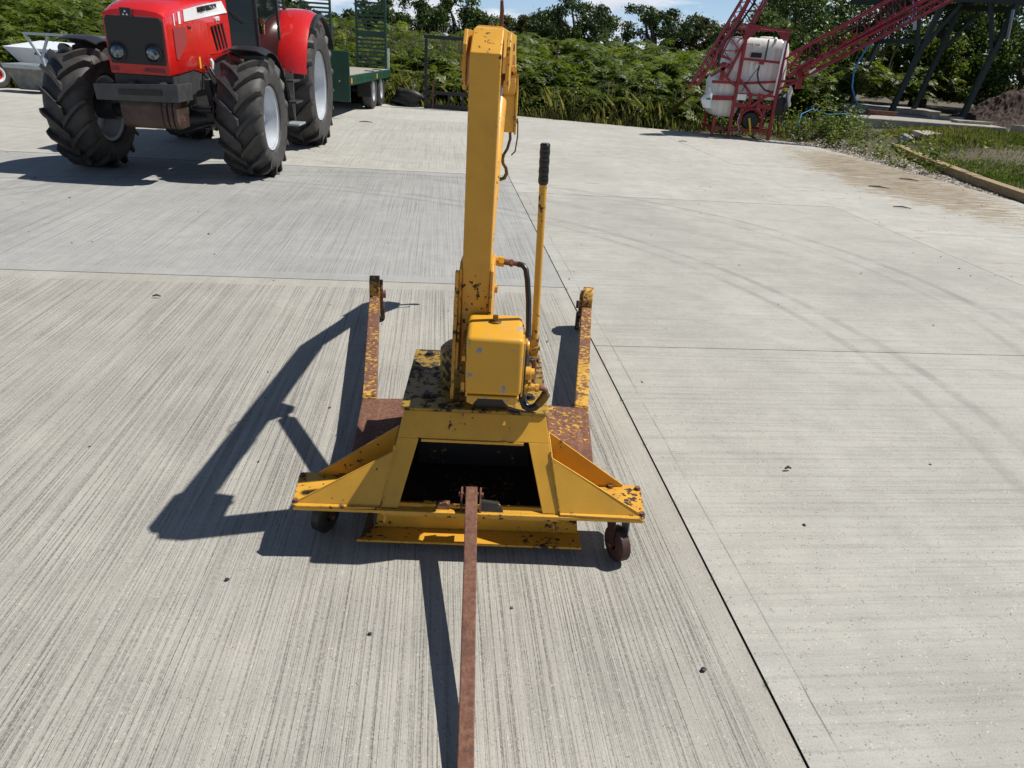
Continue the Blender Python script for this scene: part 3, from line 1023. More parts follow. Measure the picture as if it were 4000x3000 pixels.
# castors
for s, cxx, cyy, rot in ((1, 0.505, 0.035, -0.38), (-1, -0.500, 0.135, 0.45)):
    dv = Vector((math.sin(rot), math.cos(rot), 0))
    sv = Vector((dv.y, -dv.x, 0))
    wc = Vector((cxx, cyy, 0.0635)) - dv * 0.032
    w = MB().lathe([(-0.021, 0.018), (-0.021, 0.050), (-0.015, 0.063), (0.015, 0.063), (0.021, 0.050), (0.021, 0.018)], wc, sv, 28)
    wob_ = w.build('castor_wheel', 'castor' if s > 0 else 'grease_shade', J, smooth=True, label='rust-brown castor wheel' if s > 0 else 'dirty castor wheel with shade put into its dark colour')  # left wheel is coloured dark to stand in for the shadow around it
    MB().cyl(wc - sv * 0.034, wc + sv * 0.036, 0.008, 10).build('castor_axle', 'rust_bolt', J)
    for k in (-1, 1):
        a = wc + sv * (k * 0.029)
        MB().prism([a + dv * -0.012 + Vector((0, 0, -.010)), a + dv * 0.012 + Vector((0, 0, -.010)), a + dv * 0.048 + Vector((0, 0, .106)), a + dv * -0.010 + Vector((0, 0, .106))],
                   sv * 0.004).build('castor_fork', 'galv' if (k > 0 and s > 0) else 'castor', J)
    top = Vector((cxx, cyy, 0.1715))
    MB().box(top.x - .045, top.x + .045, top.y - .04, top.y + .04, 0.1715, 0.1795).build('castor_plate', 'grease_shade', J)

# mast group, swivelled a few degrees clockwise about the drum centre
MX = Matrix.Translation((-0.02, 0.40, 0)) @ Matrix.Rotation(R(-3.2), 4, 'Z') @ Matrix.Translation((0.02, -0.40, 0))
y_ = 'yellow'
MB().lathe([(0.487, 0.0), (0.487, 0.118), (0.595, 0.118), (0.603, 0.110), (0.603, 0.0)], (-0.02, 0.415, 0), (0, 0, 1), 40).build('turntable_drum', 'yellow_plate', J, smooth=True)
dp = MB()
for sx_ in (-0.066, 0.036):
    dp = MB().prism([(sx_, 0.215, .605), (sx_, 0.262, .78), (sx_, 0.275, .935), (sx_, 0.300, .955), (sx_, 0.430, .955), (sx_, 0.505, .85), (sx_, 0.520, .72), (sx_, 0.480, .605)], (0.009, 0, 0))
    dp.build('side_plate', y_, J, xf=MX, bevel=0.0015)
MB().prism([(-0.066 - 0.014, 0.215, .488), (-0.066 - 0.014, 0.245, .488), (-0.066 - 0.012, 0.285, .93), (-0.066 - 0.012, 0.262, .93)], (0.012, 0, 0)).build('stiffener', y_, J, xf=MX)
col = MB()
col.hexa([(-0.0565, 0.278, .605), (0.0355, 0.278, .605), (0.0355, 0.378, .605), (-0.0565, 0.378, .605),
          (-0.0565, 0.278, 1.580), (0.0355, 0.278, 1.580), (0.0355, 0.378, 1.646), (-0.0565, 0.378, 1.646)])
col.build('mast', y_, J, xf=MX, bevel=0.004)
MB().hexa([(-0.054, 0.379, 1.56), (0.033, 0.379, 1.56), (0.033, 0.46, 1.56), (-0.054, 0.46, 1.56),
           (-0.054, 0.379, 1.6445), (0.033, 0.379, 1.6445), (0.033, 0.46, 1.652), (-0.054, 0.46, 1.652)]).build('mast_cap', y_, J, xf=MX, bevel=0.003)
for sx_ in (-0.080, 0.048):
    MB().prism([(sx_, 0.300, 1.500), (sx_, 0.312, 1.60), (sx_, 0.345, 1.640), (sx_, 0.545, 1.640), (sx_, 0.570, 1.60), (sx_, 0.545, 1.505), (sx_, 0.340, 1.475)], (0.011, 0, 0)).build(
        'head_plate', y_, J, xf=MX, bevel=0.0015)
MB().cyl((-0.098, 0.45, 1.545), (-0.081, 0.45, 1.545), 0.021, 16).build('pivot_pin', 'yellow_worn', J, xf=MX)
MB().cyl((0.0595, 0.50, 1.53), (0.076, 0.50, 1.53), 0.018, 8).build('pivot_bolt', 'yellow_worn', J, xf=MX)
# boom, nose, hook head
MB().box(-0.052, 0.026, 0.462, 2.03, 1.565, 1.655).build('boom', y_, J, xf=MX, bevel=0.004)
MB().prism([(-0.050, 2.032, 1.570), (-0.050, 2.032, 1.655), (-0.050, 2.62, 1.392), (-0.050, 2.60, 1.300)], (0.074, 0, 0)).build('boom_nose', y_, J, xf=MX, bevel=0.003)
MB().prism([(-0.049, 2.50, 1.335), (-0.049, 2.52, 1.43), (-0.049, 2.72, 1.34), (-0.049, 2.78, 1.24), (-0.049, 2.74, 1.13), (-0.049, 2.67, 1.12)], (0.074, 0, 0)).build('boom_head', y_, J, xf=MX, bevel=0.004)
for sx_ in (-0.060, 0.026):
    MB().prism([(sx_, 2.48, 1.330), (sx_, 2.50, 1.465), (sx_, 2.74, 1.350), (sx_, 2.80, 1.240), (sx_, 2.76, 1.115), (sx_, 2.66, 1.110)], (0.010, 0, 0)).build('hook_cheek', 'yellow_worn', J, xf=MX)
MB().cyl((-0.070, 2.70, 1.19), (0.046, 2.70, 1.19), 0.016, 12).build('hook_pin', 'rust_bolt', J, xf=MX)
MB().tube([(0.0, 2.70, 1.125), (0.004, 2.70, 1.08), (-0.010, 2.70, 1.02), (-0.030, 2.70, 0.985)], 0.009, 8).build('link', 'rust_bolt', J, xf=MX, smooth=True)
MB().tube([(0.045, 2.68, 1.19), (0.050, 2.67, 1.10), (0.040, 2.67, 1.01), (0.018, 2.68, 0.985)], 0.005, 6).build('lift_chain', 'rust_bolt', J, xf=MX, smooth=True)
hp = [(-0.012, 2.70, .985), (-0.020, 2.70, .955), (-0.012, 2.70, .925), (0.012, 2.70, .900), (0.020, 2.70, .868), (0.004, 2.70, .838), (-0.025, 2.70, .828), (-0.048, 2.70, .842), (-0.058, 2.70, .872)]
hp = [(x_ * 0.8 - 0.022, y2, z_) for x_, y2, z_ in hp]
MB().tube(hp, [.011, .012, .010, .011, .012, .013, .012, .009, .004], 10).build('hook', 'brass', J, xf=MX, smooth=True)
MB().beam((-0.040, 2.70, .965), (-0.066, 2.70, .880), 0.010, 0.004).build('hook_latch', 'chrome', J, xf=MX)
MB().tube([(0.018, 0.52, 1.655), (0.019, 0.515, 1.70), (0.017, 0.505, 1.728)], [.007, .0068, .005], 10).build('lock_rod', 'rust_bar', J, xf=MX, smooth=True)
MB().cyl((0.0265, 1.35, 1.60), (0.040, 1.35, 1.60), 0.016, 10).build('boom_bolt', 'rust_bolt', J, xf=MX)
MB().box(0.0265, 0.036, 0.85, 0.98, 1.575, 1.625).build('boom_stop', 'yellow_worn', J, xf=MX, bevel=0.003)
MB().tube([(-0.03, 1.02, 1.655), (-0.045, 1.05, 1.685), (-0.055, 1.10, 1.675), (-0.05, 1.13, 1.6575)], 0.003, 6).build('wire_loop', 'rust_bolt', J, xf=MX, smooth=True)
# ram
MB().tube([(-0.010, 0.505, .845), (-0.010, 1.13, 1.395)], 0.036, 24).build('ram_barrel', y_, J, xf=MX, smooth=True)
MB().tube([(-0.010, 1.132, 1.397), (-0.010, 1.22, 1.475)], 0.017, 16).build('ram_rod', 'chrome', J, xf=MX, smooth=True)
for sx_ in (-0.045, 0.018):
    MB().prism([(sx_, 1.14, 1.563), (sx_, 1.32, 1.563), (sx_, 1.27, 1.455), (sx_, 1.21, 1.440)], (0.008, 0, 0)).build('ram_lug', y_, J, xf=MX)
MB().cyl((-0.055, 1.235, 1.485), (0.036, 1.235, 1.485), 0.014, 12).build('ram_pin', 'rust_bolt', J, xf=MX)
MB().cyl((-0.075, 0.475, .815), (0.055, 0.475, .815), 0.016, 12).build('ram_pin', 'yellow_worn', J, xf=MX)
MB().beam((-0.010, 0.47, .80), (-0.010, 0.515, .85), 0.030, 0.045).build('ram_eye', y_, J, xf=MX)
MB().cyl((0.015, 0.515, .905), (0.052, 0.515, .905), 0.017, 14).cyl((0.052, 0.515, .905), (0.072, 0.515, .904), 0.019, 6).build('ram_port', y_, J, xf=MX)
MB().cyl((0.072, 0.515, .904), (0.092, 0.515, .902), 0.011, 12).cyl((0.092, 0.515, .902), (0.104, 0.515, .901), 0.014, 6).cyl((0.104, 0.515, .901), (0.125, 0.515, .899), 0.009, 10).build('hose_fitting', 'rust_bolt', J, xf=MX)
hz = [(0.122, 0.515, .899), (0.140, 0.510, .897), (0.152, 0.50, .885), (0.160, 0.485, .85), (0.170, 0.45, .78), (0.176, 0.40, .70), (0.178, 0.345, .64), (0.176, 0.295, .585), (0.176, 0.268, .56)]
MB().tube(hz, 0.0105, 10).build('hose', 'black_rubber', J, xf=MX, smooth=True)

# hand pump: reservoir, lid bolt, flange, lever, fittings
res = MB().box(-0.036, 0.143, 0.050, 0.275, 0.592, 0.790)
res.build('reservoir', 'yellow_res', J, bevel=0.015, smooth=True, seg=4)
lp = MB()
lp.prism([(-0.030, 0.052, 0.590), (-0.030, 0.052, 0.566), (-0.010, 0.052, 0.556), (0.006, 0.052, 0.580), (0.085, 0.052, 0.580), (0.100, 0.052, 0.560), (0.128, 0.052, 0.560), (0.138, 0.052, 0.590)], (0, 0.20, 0))
lp.build('reservoir_foot', 'yellow_res', J, bevel=0.003)
MB().box(-0.050, -0.0375, 0.06, 0.30, 0.598, 0.632).build('mounting_strap', 'yellow_worn', J)
MB().box(-0.050, -0.0375, 0.06, 0.30, 0.705, 0.722).build('mounting_strap', 'yellow_worn', J)
MB().box(-0.000, 0.110, 0.17, 0.25, 0.487, 0.556).build('pump_foot', 'grease_shade', J)
MB().lathe([(0.791, 0.0), (0.791, 0.020), (0.794, 0.020), (0.798, 0.013), (0.798, 0.0)], (0.052, 0.195, 0), (0, 0, 1), 20).build('filler_washer', 'brass', J, smooth=True)
MB().tube([(0.052, 0.195, .798), (0.052, 0.195, .813)], 0.010, 6).build('filler_bolt', 'brass', J)
MB().box(0.1435, 0.150, 0.085, 0.290, 0.575, 0.765).build('pump_flange', 'yellow_worn', J, bevel=0.006)
MB().box(0.1503, 0.156, 0.090, 0.285, 0.560, 0.740).build('flange_gasket', 'grease_shade', J)
MB().lathe([(0.156, 0.0), (0.156, 0.034), (0.166, 0.034), (0.166, 0.026), (0.172, 0.024), (0.172, 0.0)], (0, 0.235, 0.690), (1, 0, 0), 24).build('pump_head', 'yellow', J, smooth=True)
MB().lathe([(0.156, 0.0), (0.156, 0.023), (0.176, 0.023), (0.178, 0.018), (0.190, 0.018), (0.190, 0.0)], (0, 0.155, 0.630), (1, 0, 0), 20).build('pump_valve', 'yellow', J, smooth=True)
MB().lathe([(0.156, 0.0), (0.156, 0.026), (0.170, 0.026), (0.170, 0.0)], (0, 0.150, 0.583), (1, 0, 0), 20).build('pump_valve', 'yellow_worn', J, smooth=True)
MB().cyl((0.172, 0.250, .683), (0.203, 0.250, .683), 0.019, 14).cyl((0.203, 0.250, .683), (0.210, 0.250, .683), 0.008, 6).build('lever_socket', 'yellow_worn', J)
MB().beam((0.190, 0.250, .655), (0.189, 0.250, .725), 0.028, 0.028).build('lever_socket', 'yellow_worn', J, bevel=0.004)
MB().tube([(0.1895, 0.250, .715), (0.1755, 0.250, 1.250)], 0.0120, 16).build('lever', y_, J, smooth=True)
gp = []
gr_ = []
for i in range(25):
    k = i / 24
    gp.append((0.1757 - 0.003 * k, 0.250, 1.226 + 0.122 * k))
    gr_.append((0.0148 + 0.0014 * abs(math.sin(k * math.pi * 4.5))) if i not in (0, 24) else 0.012)
MB().tube(gp, gr_, 18).build('grip', 'grip', J, smooth=True)
MB().cyl((0.170, 0.150, .583), (0.180, 0.150, .583), 0.016, 6).cyl((0.180, 0.150, .583), (0.196, 0.150, .582), 0.012, 12).cyl((0.196, 0.150, .582), (0.208, 0.150, .581), 0.014, 6).build('hose_fitting', 'yellow_worn', J)
MB().tube([(0.208, 0.150, .581), (0.222, 0.150, .580), (0.233, 0.150, .572), (0.234, 0.150, .555)], 0.009, 10).build('elbow', 'rust_bolt', J, smooth=True)
MB().tube([(0.235, 0.150, .562), (0.226, 0.150, .541), (0.212, 0.150, .520)], 0.0155, 14).build('hose_ferrule', 'brass', J, smooth=True)
MB().tube([(0.214, 0.150, .523), (0.200, 0.15, .508), (0.184, 0.152, .502), (0.168, 0.158, .507), (0.158, 0.170, .527), (0.156, 0.19, .560)], 0.0135, 12).build('hose', 'black_rubber', J, smooth=True)
MB().tube([(0.186, 0.19, .668), (0.190, 0.19, .640), (0.192, 0.188, .600), (0.190, 0.18, .585)], [.010, .008, .007, .006], 10).build('release_screw', 'rust_bolt', J, smooth=True)
MB().tube([(0.176, 0.200, .665), (0.205, 0.195, .660)], 0.008, 8).build('release_handle', 'black_rubber', J, smooth=True)

# ------------------------------------------------------------------ tractor
T = thing('tractor', 'red farm tractor with white hood stripe and silver rims parked at the left', 'tractor', (-4.10, 8.70, 0), R(3.8))
XC = -0.05


def tyre_mesh(Ro, w, rim_r, nlug, flip=1, lh=0.052):
    m = MB()
    Rb = Ro - lh
    hw = w / 2
    prof = [(-hw * 0.62, rim_r), (-hw * 0.86, rim_r + 0.03), (-hw * 1.0, rim_r + (Rb - rim_r) * 0.42), (-hw * 0.985, rim_r + (Rb - rim_r) * 0.7), (-hw * 0.86, Rb - 0.035),
            (-hw * 0.6, Rb - 0.010), (0, Rb), (hw * 0.6, Rb - 0.010), (hw * 0.86, Rb - 0.035), (hw * 0.985, rim_r + (Rb - rim_r) * 0.7), (hw * 1.0, rim_r + (Rb - rim_r) * 0.42), (hw * 0.86, rim_r + 0.03), (hw * 0.62, rim_r)]
    m.lathe(prof, (0, 0, 0), (1, 0, 0), 72)
    # lugs: curved bars from past the centre line to the shoulder
    for side in (-1, 1):
        for i in range(nlug):
            th0 = 2 * math.pi * (i + (0.5 if side > 0 else 0)) / nlug
            pts = []
            K = 7
            for k in range(K):
                s_ = k / (K - 1)
                x = side * (-0.06 + 1.07 * s_) * hw
                ang = th0 + flip * (0.50 * s_ - 0.12 * s_ * s_) * (0.7 / Ro)
                ro = Ro - 0.012 * s_ * s_ - (0.035 if k == K - 1 else 0.0)
                rb = Rb - 0.010 * s_ - (0.10 if k == K - 1 else (0.045 if k == K - 2 else 0))
                wd0 = (0.040 + 0.016 * (1 - s_)) / Ro
                pts.append((x, ang, ro, rb, wd0))
            rows = []
            for x, ang, ro, rb, wd0 in pts:
                row = []
                for da, rr in ((-wd0 * 0.75, rb), (-wd0 * 0.5, ro), (wd0 * 0.5, ro), (wd0 * 0.75, rb)):
                    a2 = ang + da
                    row.append((x, -math.cos(a2) * rr, math.sin(a2) * rr))
                rows.append(row)
            m.grid(rows)
            m.add(rows[0], [(0, 1, 2, 3)])
            m.add(rows[-1], [(3, 2, 1, 0)])
    return m


def wheel(parent, x, y, Ro, w, rim_r, nlug, side):
    hw = w / 2 * 0.80
    rim = MB()
    prof = [(-hw, rim_r + .022), (-hw + .012, rim_r + .026), (-hw + .02, rim_r - .004), (-hw * 0.45, rim_r - .030), (hw * 0.45, rim_r - .030), (hw - .02, rim_r - .004), (hw - .012, rim_r + .026), (hw, rim_r + .022)]
    rim.lathe([(side * a, r_) for a, r_ in prof], (0, 0, 0), (1, 0, 0), 56)
    # dished disc
    rim.lathe([(side * 0.02, rim_r - .030), (side * 0.0, rim_r * 0.86), (-side * 0.02, rim_r * 0.60), (-side * 0.01, rim_r * 0.46), (side * 0.035, rim_r * 0.40), (side * 0.04, 0.0)], (0, 0, 0), (1, 0, 0), 56)
    o = rim.build('wheel', 'rim', parent, smooth=True)
    o.location = (x, y, Ro - 0.012)
    ty = tyre_mesh(Ro, w, rim_r + .02, nlug).build('tyre', 'tyre', o, smooth=True)
    hb = MB().cyl((0, 0, 0), (side * 0.10, 0, 0), rim_r * 0.24, 20)
    for k in range(8):
        a = k * math.pi / 4
        hb.hexbolt((side * 0.02, math.cos(a) * rim_r * 0.36, math.sin(a) * rim_r * 0.36), (side, 0, 0), 0.016, 0.035)
    hb.build('hub', 'rim', o)
    return o


wheel(T, 0.835, 0.0, 0.672, 0.50, 0.335, 16, 1)
wheel(T, -1.02, 0.0, 0.672, 0.50, 0.335, 16, -1)
wheel(T, 0.80, 2.90, 0.885, 0.54, 0.470, 18, 1)
wheel(T, -0.98, 2.90, 0.885, 0.54, 0.470, 18, -1)

# hood: lofted sections
secs = []
hoodpts = [(-0.80, 1.10, 1.630, 0.300, 0.02), (-0.785, 1.10, 1.650, 0.308, 0.055), (-0.72, 1.105, 1.668, 0.316, 0.085), (-0.60, 1.113, 1.700, 0.322, 0.100), (-0.40, 1.128, 1.733, 0.324, 0.105),
           (-0.166, 1.143, 1.765, 0.324, 0.105), (0.10, 1.104, 1.800, 0.324, 0.10), (0.235, 1.112, 1.815, 0.324, 0.10), (0.33, 1.16, 1.828, 0.328, 0.10), (0.446, 1.215, 1.840, 0.336, 0.10),
           (0.60, 1.255, 1.858, 0.344, 0.10), (0.80, 1.285, 1.880, 0.346, 0.095), (1.12, 1.315, 1.905, 0.346, 0.09)]
for (y, zb, zc, hw, cr) in hoodpts:
    hwt = hw - 0.004 if y < 0.3 else 0.322
    half = [(hw - 0.008, zb), (hw, zb + 0.015), (hw, 1.34), (hw, 1.60 if y > -.7 else 1.55), (hwt, zc), (hwt - 0.022, zc + 0.35 * cr), (hwt - 0.075, zc + 0.68 * cr), (hwt - 0.17, zc + 0.92 * cr), (0, zc + cr)]
    row = [(XC + a, y, z) for a, z in half] + [(XC - a, y, z) for a, z in reversed(half[:-1])]
    secs.append(row)
hm = MB().grid(secs)
n = len(secs[0])
hm.add(secs[0], [tuple(range(n))])
hm.add(secs[-1], [tuple(reversed(range(n)))])
hm.build('hood', 'red', T, smooth=True)
yf = -0.803
MB().prism([(XC - 0.272, yf, 1.195), (XC + 0.268, yf, 1.195), (XC + 0.278, yf, 1.24), (XC + 0.284, yf, 1.60), (XC + 0.262, yf, 1.638), (XC - 0.262, yf, 1.638), (XC - 0.284, yf, 1.60), (XC - 0.282, yf, 1.24)], (0, -0.010, 0)).build('grille', 'grille', T, bevel=0.003)
for hx in (-0.198, 0.160):
    hl = MB().lathe([(0, 0.086), (-0.020, 0.092), (-0.026, 0.080), (-0.014, 0.070)], (XC + hx, -0.808, 1.305), (0, 1, 0), 32)
    h_ = hl.build('headlight', 'fender', T, smooth=True)
    MB().lathe([(-0.016, 0.070), (-0.028, 0.060), (-0.036, 0.035), (-0.039, 0.0)], (XC + hx, -0.808, 1.305), (0, 1, 0), 28).build('lens', 'lamp_glass', h_, smooth=True)
bd = MB().box(-0.158, -0.050, -0.835, -0.806, 1.625, 1.715).build('badge', 'black_text', T, bevel=0.004)
em = MB()
for ex, ez in ((-0.104, 1.683), (-0.122, 1.655), (-0.086, 1.655)):
    em.prism([(ex - 0.012, -0.8352, ez - 0.009), (ex + 0.012, -0.8352, ez - 0.009), (ex, -0.8352, ez + 0.011)], (0, -0.002, 0))
em.build('emblem', 'white_paint', bd)
for a0, a1, mt in ((-0.29, -0.215, 'red_dark'), (0.085, 0.25, 'red_dark')):
    MB().box(XC + a0, XC + a1, -0.8035, -0.8005, 1.125, 1.168).build('front_slot', mt, T)
MB().cyl((XC + 0.06, -0.801, 1.148), (XC + 0.06, -0.815, 1.148), 0.016, 12).build('latch', 'chassis2', T)

xs_ = XC + 0.3245


def side_poly(pts, name, mat, th=0.003, x=None, parent=T, xs2=None):
    x = xs_ if x is None else x
    m = MB()
    m.prism([(x, a, z) for a, z in pts], (th, 0, 0))
    return m.build(name, mat, parent)


def crease(y):
    ys2 = [h[0] for h in hoodpts]
    return float(np.interp(y, ys2, [h[2] for h in hoodpts]))


side_poly([(-0.60, 1.580), (-0.575, 1.583), (-0.575, crease(-.575) - .012), (-0.60, crease(-.6) - .012)], 'stripe', 'white_paint')
side_poly([(-0.47, 1.596), (-0.41, 1.604), (-0.41, crease(-.41) - .012), (-0.47, crease(-.47) - .012)], 'stripe', 'white_paint')
top_line = [(y, crease(y) - 0.008) for y in np.linspace(-0.31, 0.28, 6)]
bot_line = [(y, 1.625 + (y + 0.31) * 0.098) for y in np.linspace(0.28, -0.31, 6)]
side_poly(top_line + bot_line, 'stripe', 'white_paint')
# rear part of the stripe follows the hood flare
MB().hexa([(xs_, 0.281, 1.684), (xs_ + .003, 0.281, 1.684), (xs_ + .027, 1.06, 1.765), (xs_ + .022, 1.06, 1.765),
           (xs_, 0.281, 1.815), (xs_ + .003, 0.281, 1.815), (xs_ + .006, 0.95, 1.885), (xs_ + .001, 0.95, 1.885)]).build('stripe', 'white_paint', T)
BT = Matrix.Rotation(R(90), 4, 'Z') @ Matrix.Rotation(R(90), 4, 'X')
text_obj('MASSEY FERGUSON', 'lettering', 0.078, 'black_text', T, Matrix.Translation((xs_ + 0.0095, 0.10, 1.728)) @ Matrix.Rotation(R(0.5), 4, 'Z') @ Matrix.Rotation(R(6.0), 4, 'X') @ BT, 0.008, 0.94)
text_obj('6480', 'model_number', 0.066, 'white_paint', T, Matrix.Translation((xs_ + 0.021, 0.62, 1.655)) @ Matrix.Rotation(R(6.0), 4, 'X') @ BT, 0.008, 1.1)
text_obj('Dyna', 'small_lettering', 0.05, 'black_text', T, Matrix.Translation((xs_ + 0.001, -0.24, 1.552)) @ Matrix.Rotation(R(5.0), 4, 'X') @ BT, 0.002, 1.0)
side_poly([(-0.64, 1.546), (-0.62, 1.562), (-0.33, 1.574), (-0.305, 1.56), (-0.30, 1.413), (-0.45, 1.33), (-0.585, 1.25), (-0.64, 1.262)], 'mesh_panel', 'red_dark')
side_poly([(0.0, 1.275), (0.045, 1.275), (0.045, 1.155), (0.0, 1.155)], 'warning_sticker', 'yellow_sticker')
# flare with four vents
MB().hexa([(xs_ + .001, 0.33, 1.30), (xs_ + .022, 0.42, 1.30), (xs_ + .028, 1.08, 1.33), (xs_ + .022, 1.08, 1.33),
           (xs_ + .001, 0.33, 1.62), (xs_ + .014, 0.42, 1.64), (xs_ + .026, 1.08, 1.68), (xs_ + .022, 1.08, 1.68)]).build('side_flare', 'red', T, bevel=0.012, smooth=True)
for k in range(4):
    ya = 0.445 + k * 0.115
    za, zb = 1.600 + k * 0.013, 1.345 + k * 0.010
    x = xs_ + 0.0255
    MB().prism([(x, ya, za), (x, ya + 0.042, za + 0.004), (x, ya + 0.16, zb), (x, ya + 0.118, zb - 0.004)], (0.010, 0, 0)).build('vent', 'engine', T)
# chassis skirt, bumper frame, weight, axle
MB().prism([(XC + 0.30, -0.72, 1.098), (XC + 0.31, -0.16, 1.135), (XC + 0.312, 0.09, 1.094), (XC + 0.312, 0.10, 0.93), (XC + 0.308, -0.05, 0.925), (XC + 0.305, -0.30, 0.875), (XC + 0.30, -0.42, 0.80), (XC + 0.30, -0.72, 0.80)], (-0.02, 0, 0)).build('chassis_skirt', 'chassis2', T, bevel=0.004)
MB().prism([(XC - 0.30, -0.72, 1.098), (XC - 0.31, 0.09, 1.094), (XC - 0.31, 0.10, 0.93), (XC - 0.30, -0.42, 0.80), (XC - 0.30, -0.72, 0.80)], (0.02, 0, 0)).build('chassis_skirt', 'chassis2', T)
MB().box(XC - 0.30, XC + 0.30, -0.745, -0.722, 0.93, 1.096).build('front_skirt', 'chassis', T, bevel=0.006)
MB().hexa([(-0.470, -0.965, 0.842), (0.365, -0.965, 0.855), (0.365, -0.945, 0.855), (-0.470, -0.945, 0.842), (-0.475, -0.975, 0.993), (0.372, -0.975, 1.035), (0.372, -0.955, 1.035), (-0.475, -0.955, 0.993)]).build('bumper_frame', 'chassis2', T, bevel=0.004)
MB().box(-0.475, -0.455, -0.944, -0.56, 0.86, 0.99).build('bumper_arm', 'chassis2', T, bevel=0.004)
MB().box(0.348, 0.368, -0.944, -0.56, 0.86, 1.03).build('bumper_arm', 'chassis2', T, bevel=0.004)
MB().hexa([(-0.225, -0.979, 0.905), (0.205, -0.979, 0.915), (0.205, -0.970, 0.915), (-0.225, -0.970, 0.905), (-0.228, -0.985, 0.952), (0.205, -0.985, 0.968), (0.205, -0.970, 0.968), (-0.228, -0.970, 0.952)]).build('bumper_slot', 'engine', T)
for x in (-0.15, 0.17):
    MB().cyl((x - 0.03, -0.80, 1.00), (x + 0.03, -0.80, 1.00), 0.042, 18).build('pin_boss', 'chassis2', T, smooth=True)
MB().box(-0.44, 0.345, -0.93, -0.60, 0.865, 0.945).build('weight_carrier', 'engine', T)
MB().prism([(-0.250, -0.935, .852), (-0.250, -0.955, .80), (-0.250, -0.945, .66), (-0.250, -0.915, .60), (-0.250, -0.86, .575), (-0.250, -0.62, .585), (-0.250, -0.60, .852)], (0.420, 0, 0)).build('weight', 'weight', T, bevel=0.012)
for k in range(3):
    x0 = 0.176 + k * 0.050
    MB().prism([(x0, -0.940 + k * .012, .852), (x0, -0.962 + k * .012, .80), (x0, -0.957 + k * .012, .66), (x0, -0.927 + k * .012, .60), (x0, -0.86, .578), (x0, -0.62, .585), (x0, -0.60, .852)], (0.044, 0, 0)).build('weight_plate', 'weight', T, bevel=0.012)
MB().box(XC - 0.20, XC + 0.20, -0.70, 2.6, 0.62, 1.12).build('engine_block', 'engine', T, bevel=0.03)
MB().box(XC - 0.29, XC + 0.29, 0.12, 2.2, 0.95, 1.34).build('engine_bay', 'engine', T, bevel=0.03)
MB().tube([(-0.86, 0, 0.66), (-0.35, 0, 0.62), (XC, 0, 0.58), (0.30, 0, 0.62), (0.66, 0, 0.66)], [0.07, 0.08, 0.16, 0.08, 0.07], 16).build('front_axle', 'chassis', T, smooth=True)
MB().cyl((0.50, 0, 0.70), (0.70, 0, 0.70), 0.16, 20).build('final_drive', 'chassis', T, smooth=True)
MB().cyl((-0.72, 0, 0.70), (-0.92, 0, 0.70), 0.16, 20).build('final_drive', 'chassis', T, smooth=True)
MB().tube([(0.20, -0.20, 0.74), (0.42, -0.22, 0.74), (0.56, -0.16, 0.70)], 0.022, 8).cyl((0.28, -0.24, 0.74), (0.44, -0.24, 0.74), 0.040, 14).build('steering_rod', 'chassis', T, smooth=True)
MB().prism([(0.36, -0.24, 0.78), (0.47, -0.24, 0.78), (0.45, -0.24, 0.62), (0.38, -0.24, 0.60)], (0, 0.05, 0)).build('steering_bracket', 'chassis', T, bevel=0.01)
MB().beam((0.36, -0.05, 1.05), (0.40, -0.05, 0.70), 0.06, 0.10).build('steering_bracket', 'chassis2', T, bevel=0.01)
MB().box(XC - 0.14, XC + 0.30, 0.20, 1.2, 0.47, 0.62).build('sump', 'engine', T, bevel=0.04)
MB().cyl((-0.75, 2.90, 0.905), (0.55, 2.90, 0.905), 0.16, 20).build('rear_axle', 'engine', T, smooth=True)
for p0, p1 in (((0.30, 0.10, 1.18), (0.36, -0.02, 0.95)), ((0.33, 0.16, 1.16), (0.40, 0.08, 0.90)), ((0.31, 0.02, 1.10), (0.45, 0.02, 0.80))):
    mid = ((p0[0] + p1[0]) / 2 + 0.05, (p0[1] + p1[1]) / 2, (p0[2] + p1[2]) / 2)
    MB().tube([p0, mid, p1], 0.013, 8).build('hydraulic_hose', 'black_rubber', T, smooth=True)
MB().tube([(0.365, 0.11, 1.255), (0.385, 0.10, 1.22), (0.38, 0.09, 1.15)], [.018, .020, .016], 8).build('white_tag', 'white_plastic', T, smooth=True)


def arc_shell(x0, x1, cy_, cz_, r0_, r1_, a0, a1, nseg, th, flare=0.0, crown=0.0):
    m = MB()
    rows_o, rows_i = [], []
    for i in range(nseg + 1):
        k = i / nseg
        a = R(a0 + (a1 - a0) * k)
        r_ = r0_ + (r1_ - r0_) * k
        ro, ri = [], []
        for j in range(6):
            q_ = j / 5
            x = x0 + (x1 - x0) * q_
            dr = crown * (1 - (2 * q_ - 1) ** 2) - (0.030 if j in (0, 5) else 0)
            ro.append((x, cy_ + math.cos(a) * (r_ + dr), cz_ + math.sin(a) * (r_ + dr)))
            ri.append((x, cy_ + math.cos(a) * (r_ + dr - th), cz_ + math.sin(a) * (r_ + dr - th)))
        rows_o.append(ro)
        rows_i.append(ri)
    m.grid(rows_o)
    m.grid([list(reversed(r_)) for r_ in rows_i])
    for A, B in ((rows_o, rows_i),):
        m.grid([[A[i][0] for i in range(nseg + 1)], [B[i][0] for i in range(nseg + 1)]])
        m.grid([[B[i][-1] for i in range(nseg + 1)], [A[i][-1] for i in range(nseg + 1)]])
        m.grid([A[0], B[0]])
        m.grid([B[-1], A[-1]])
    return m


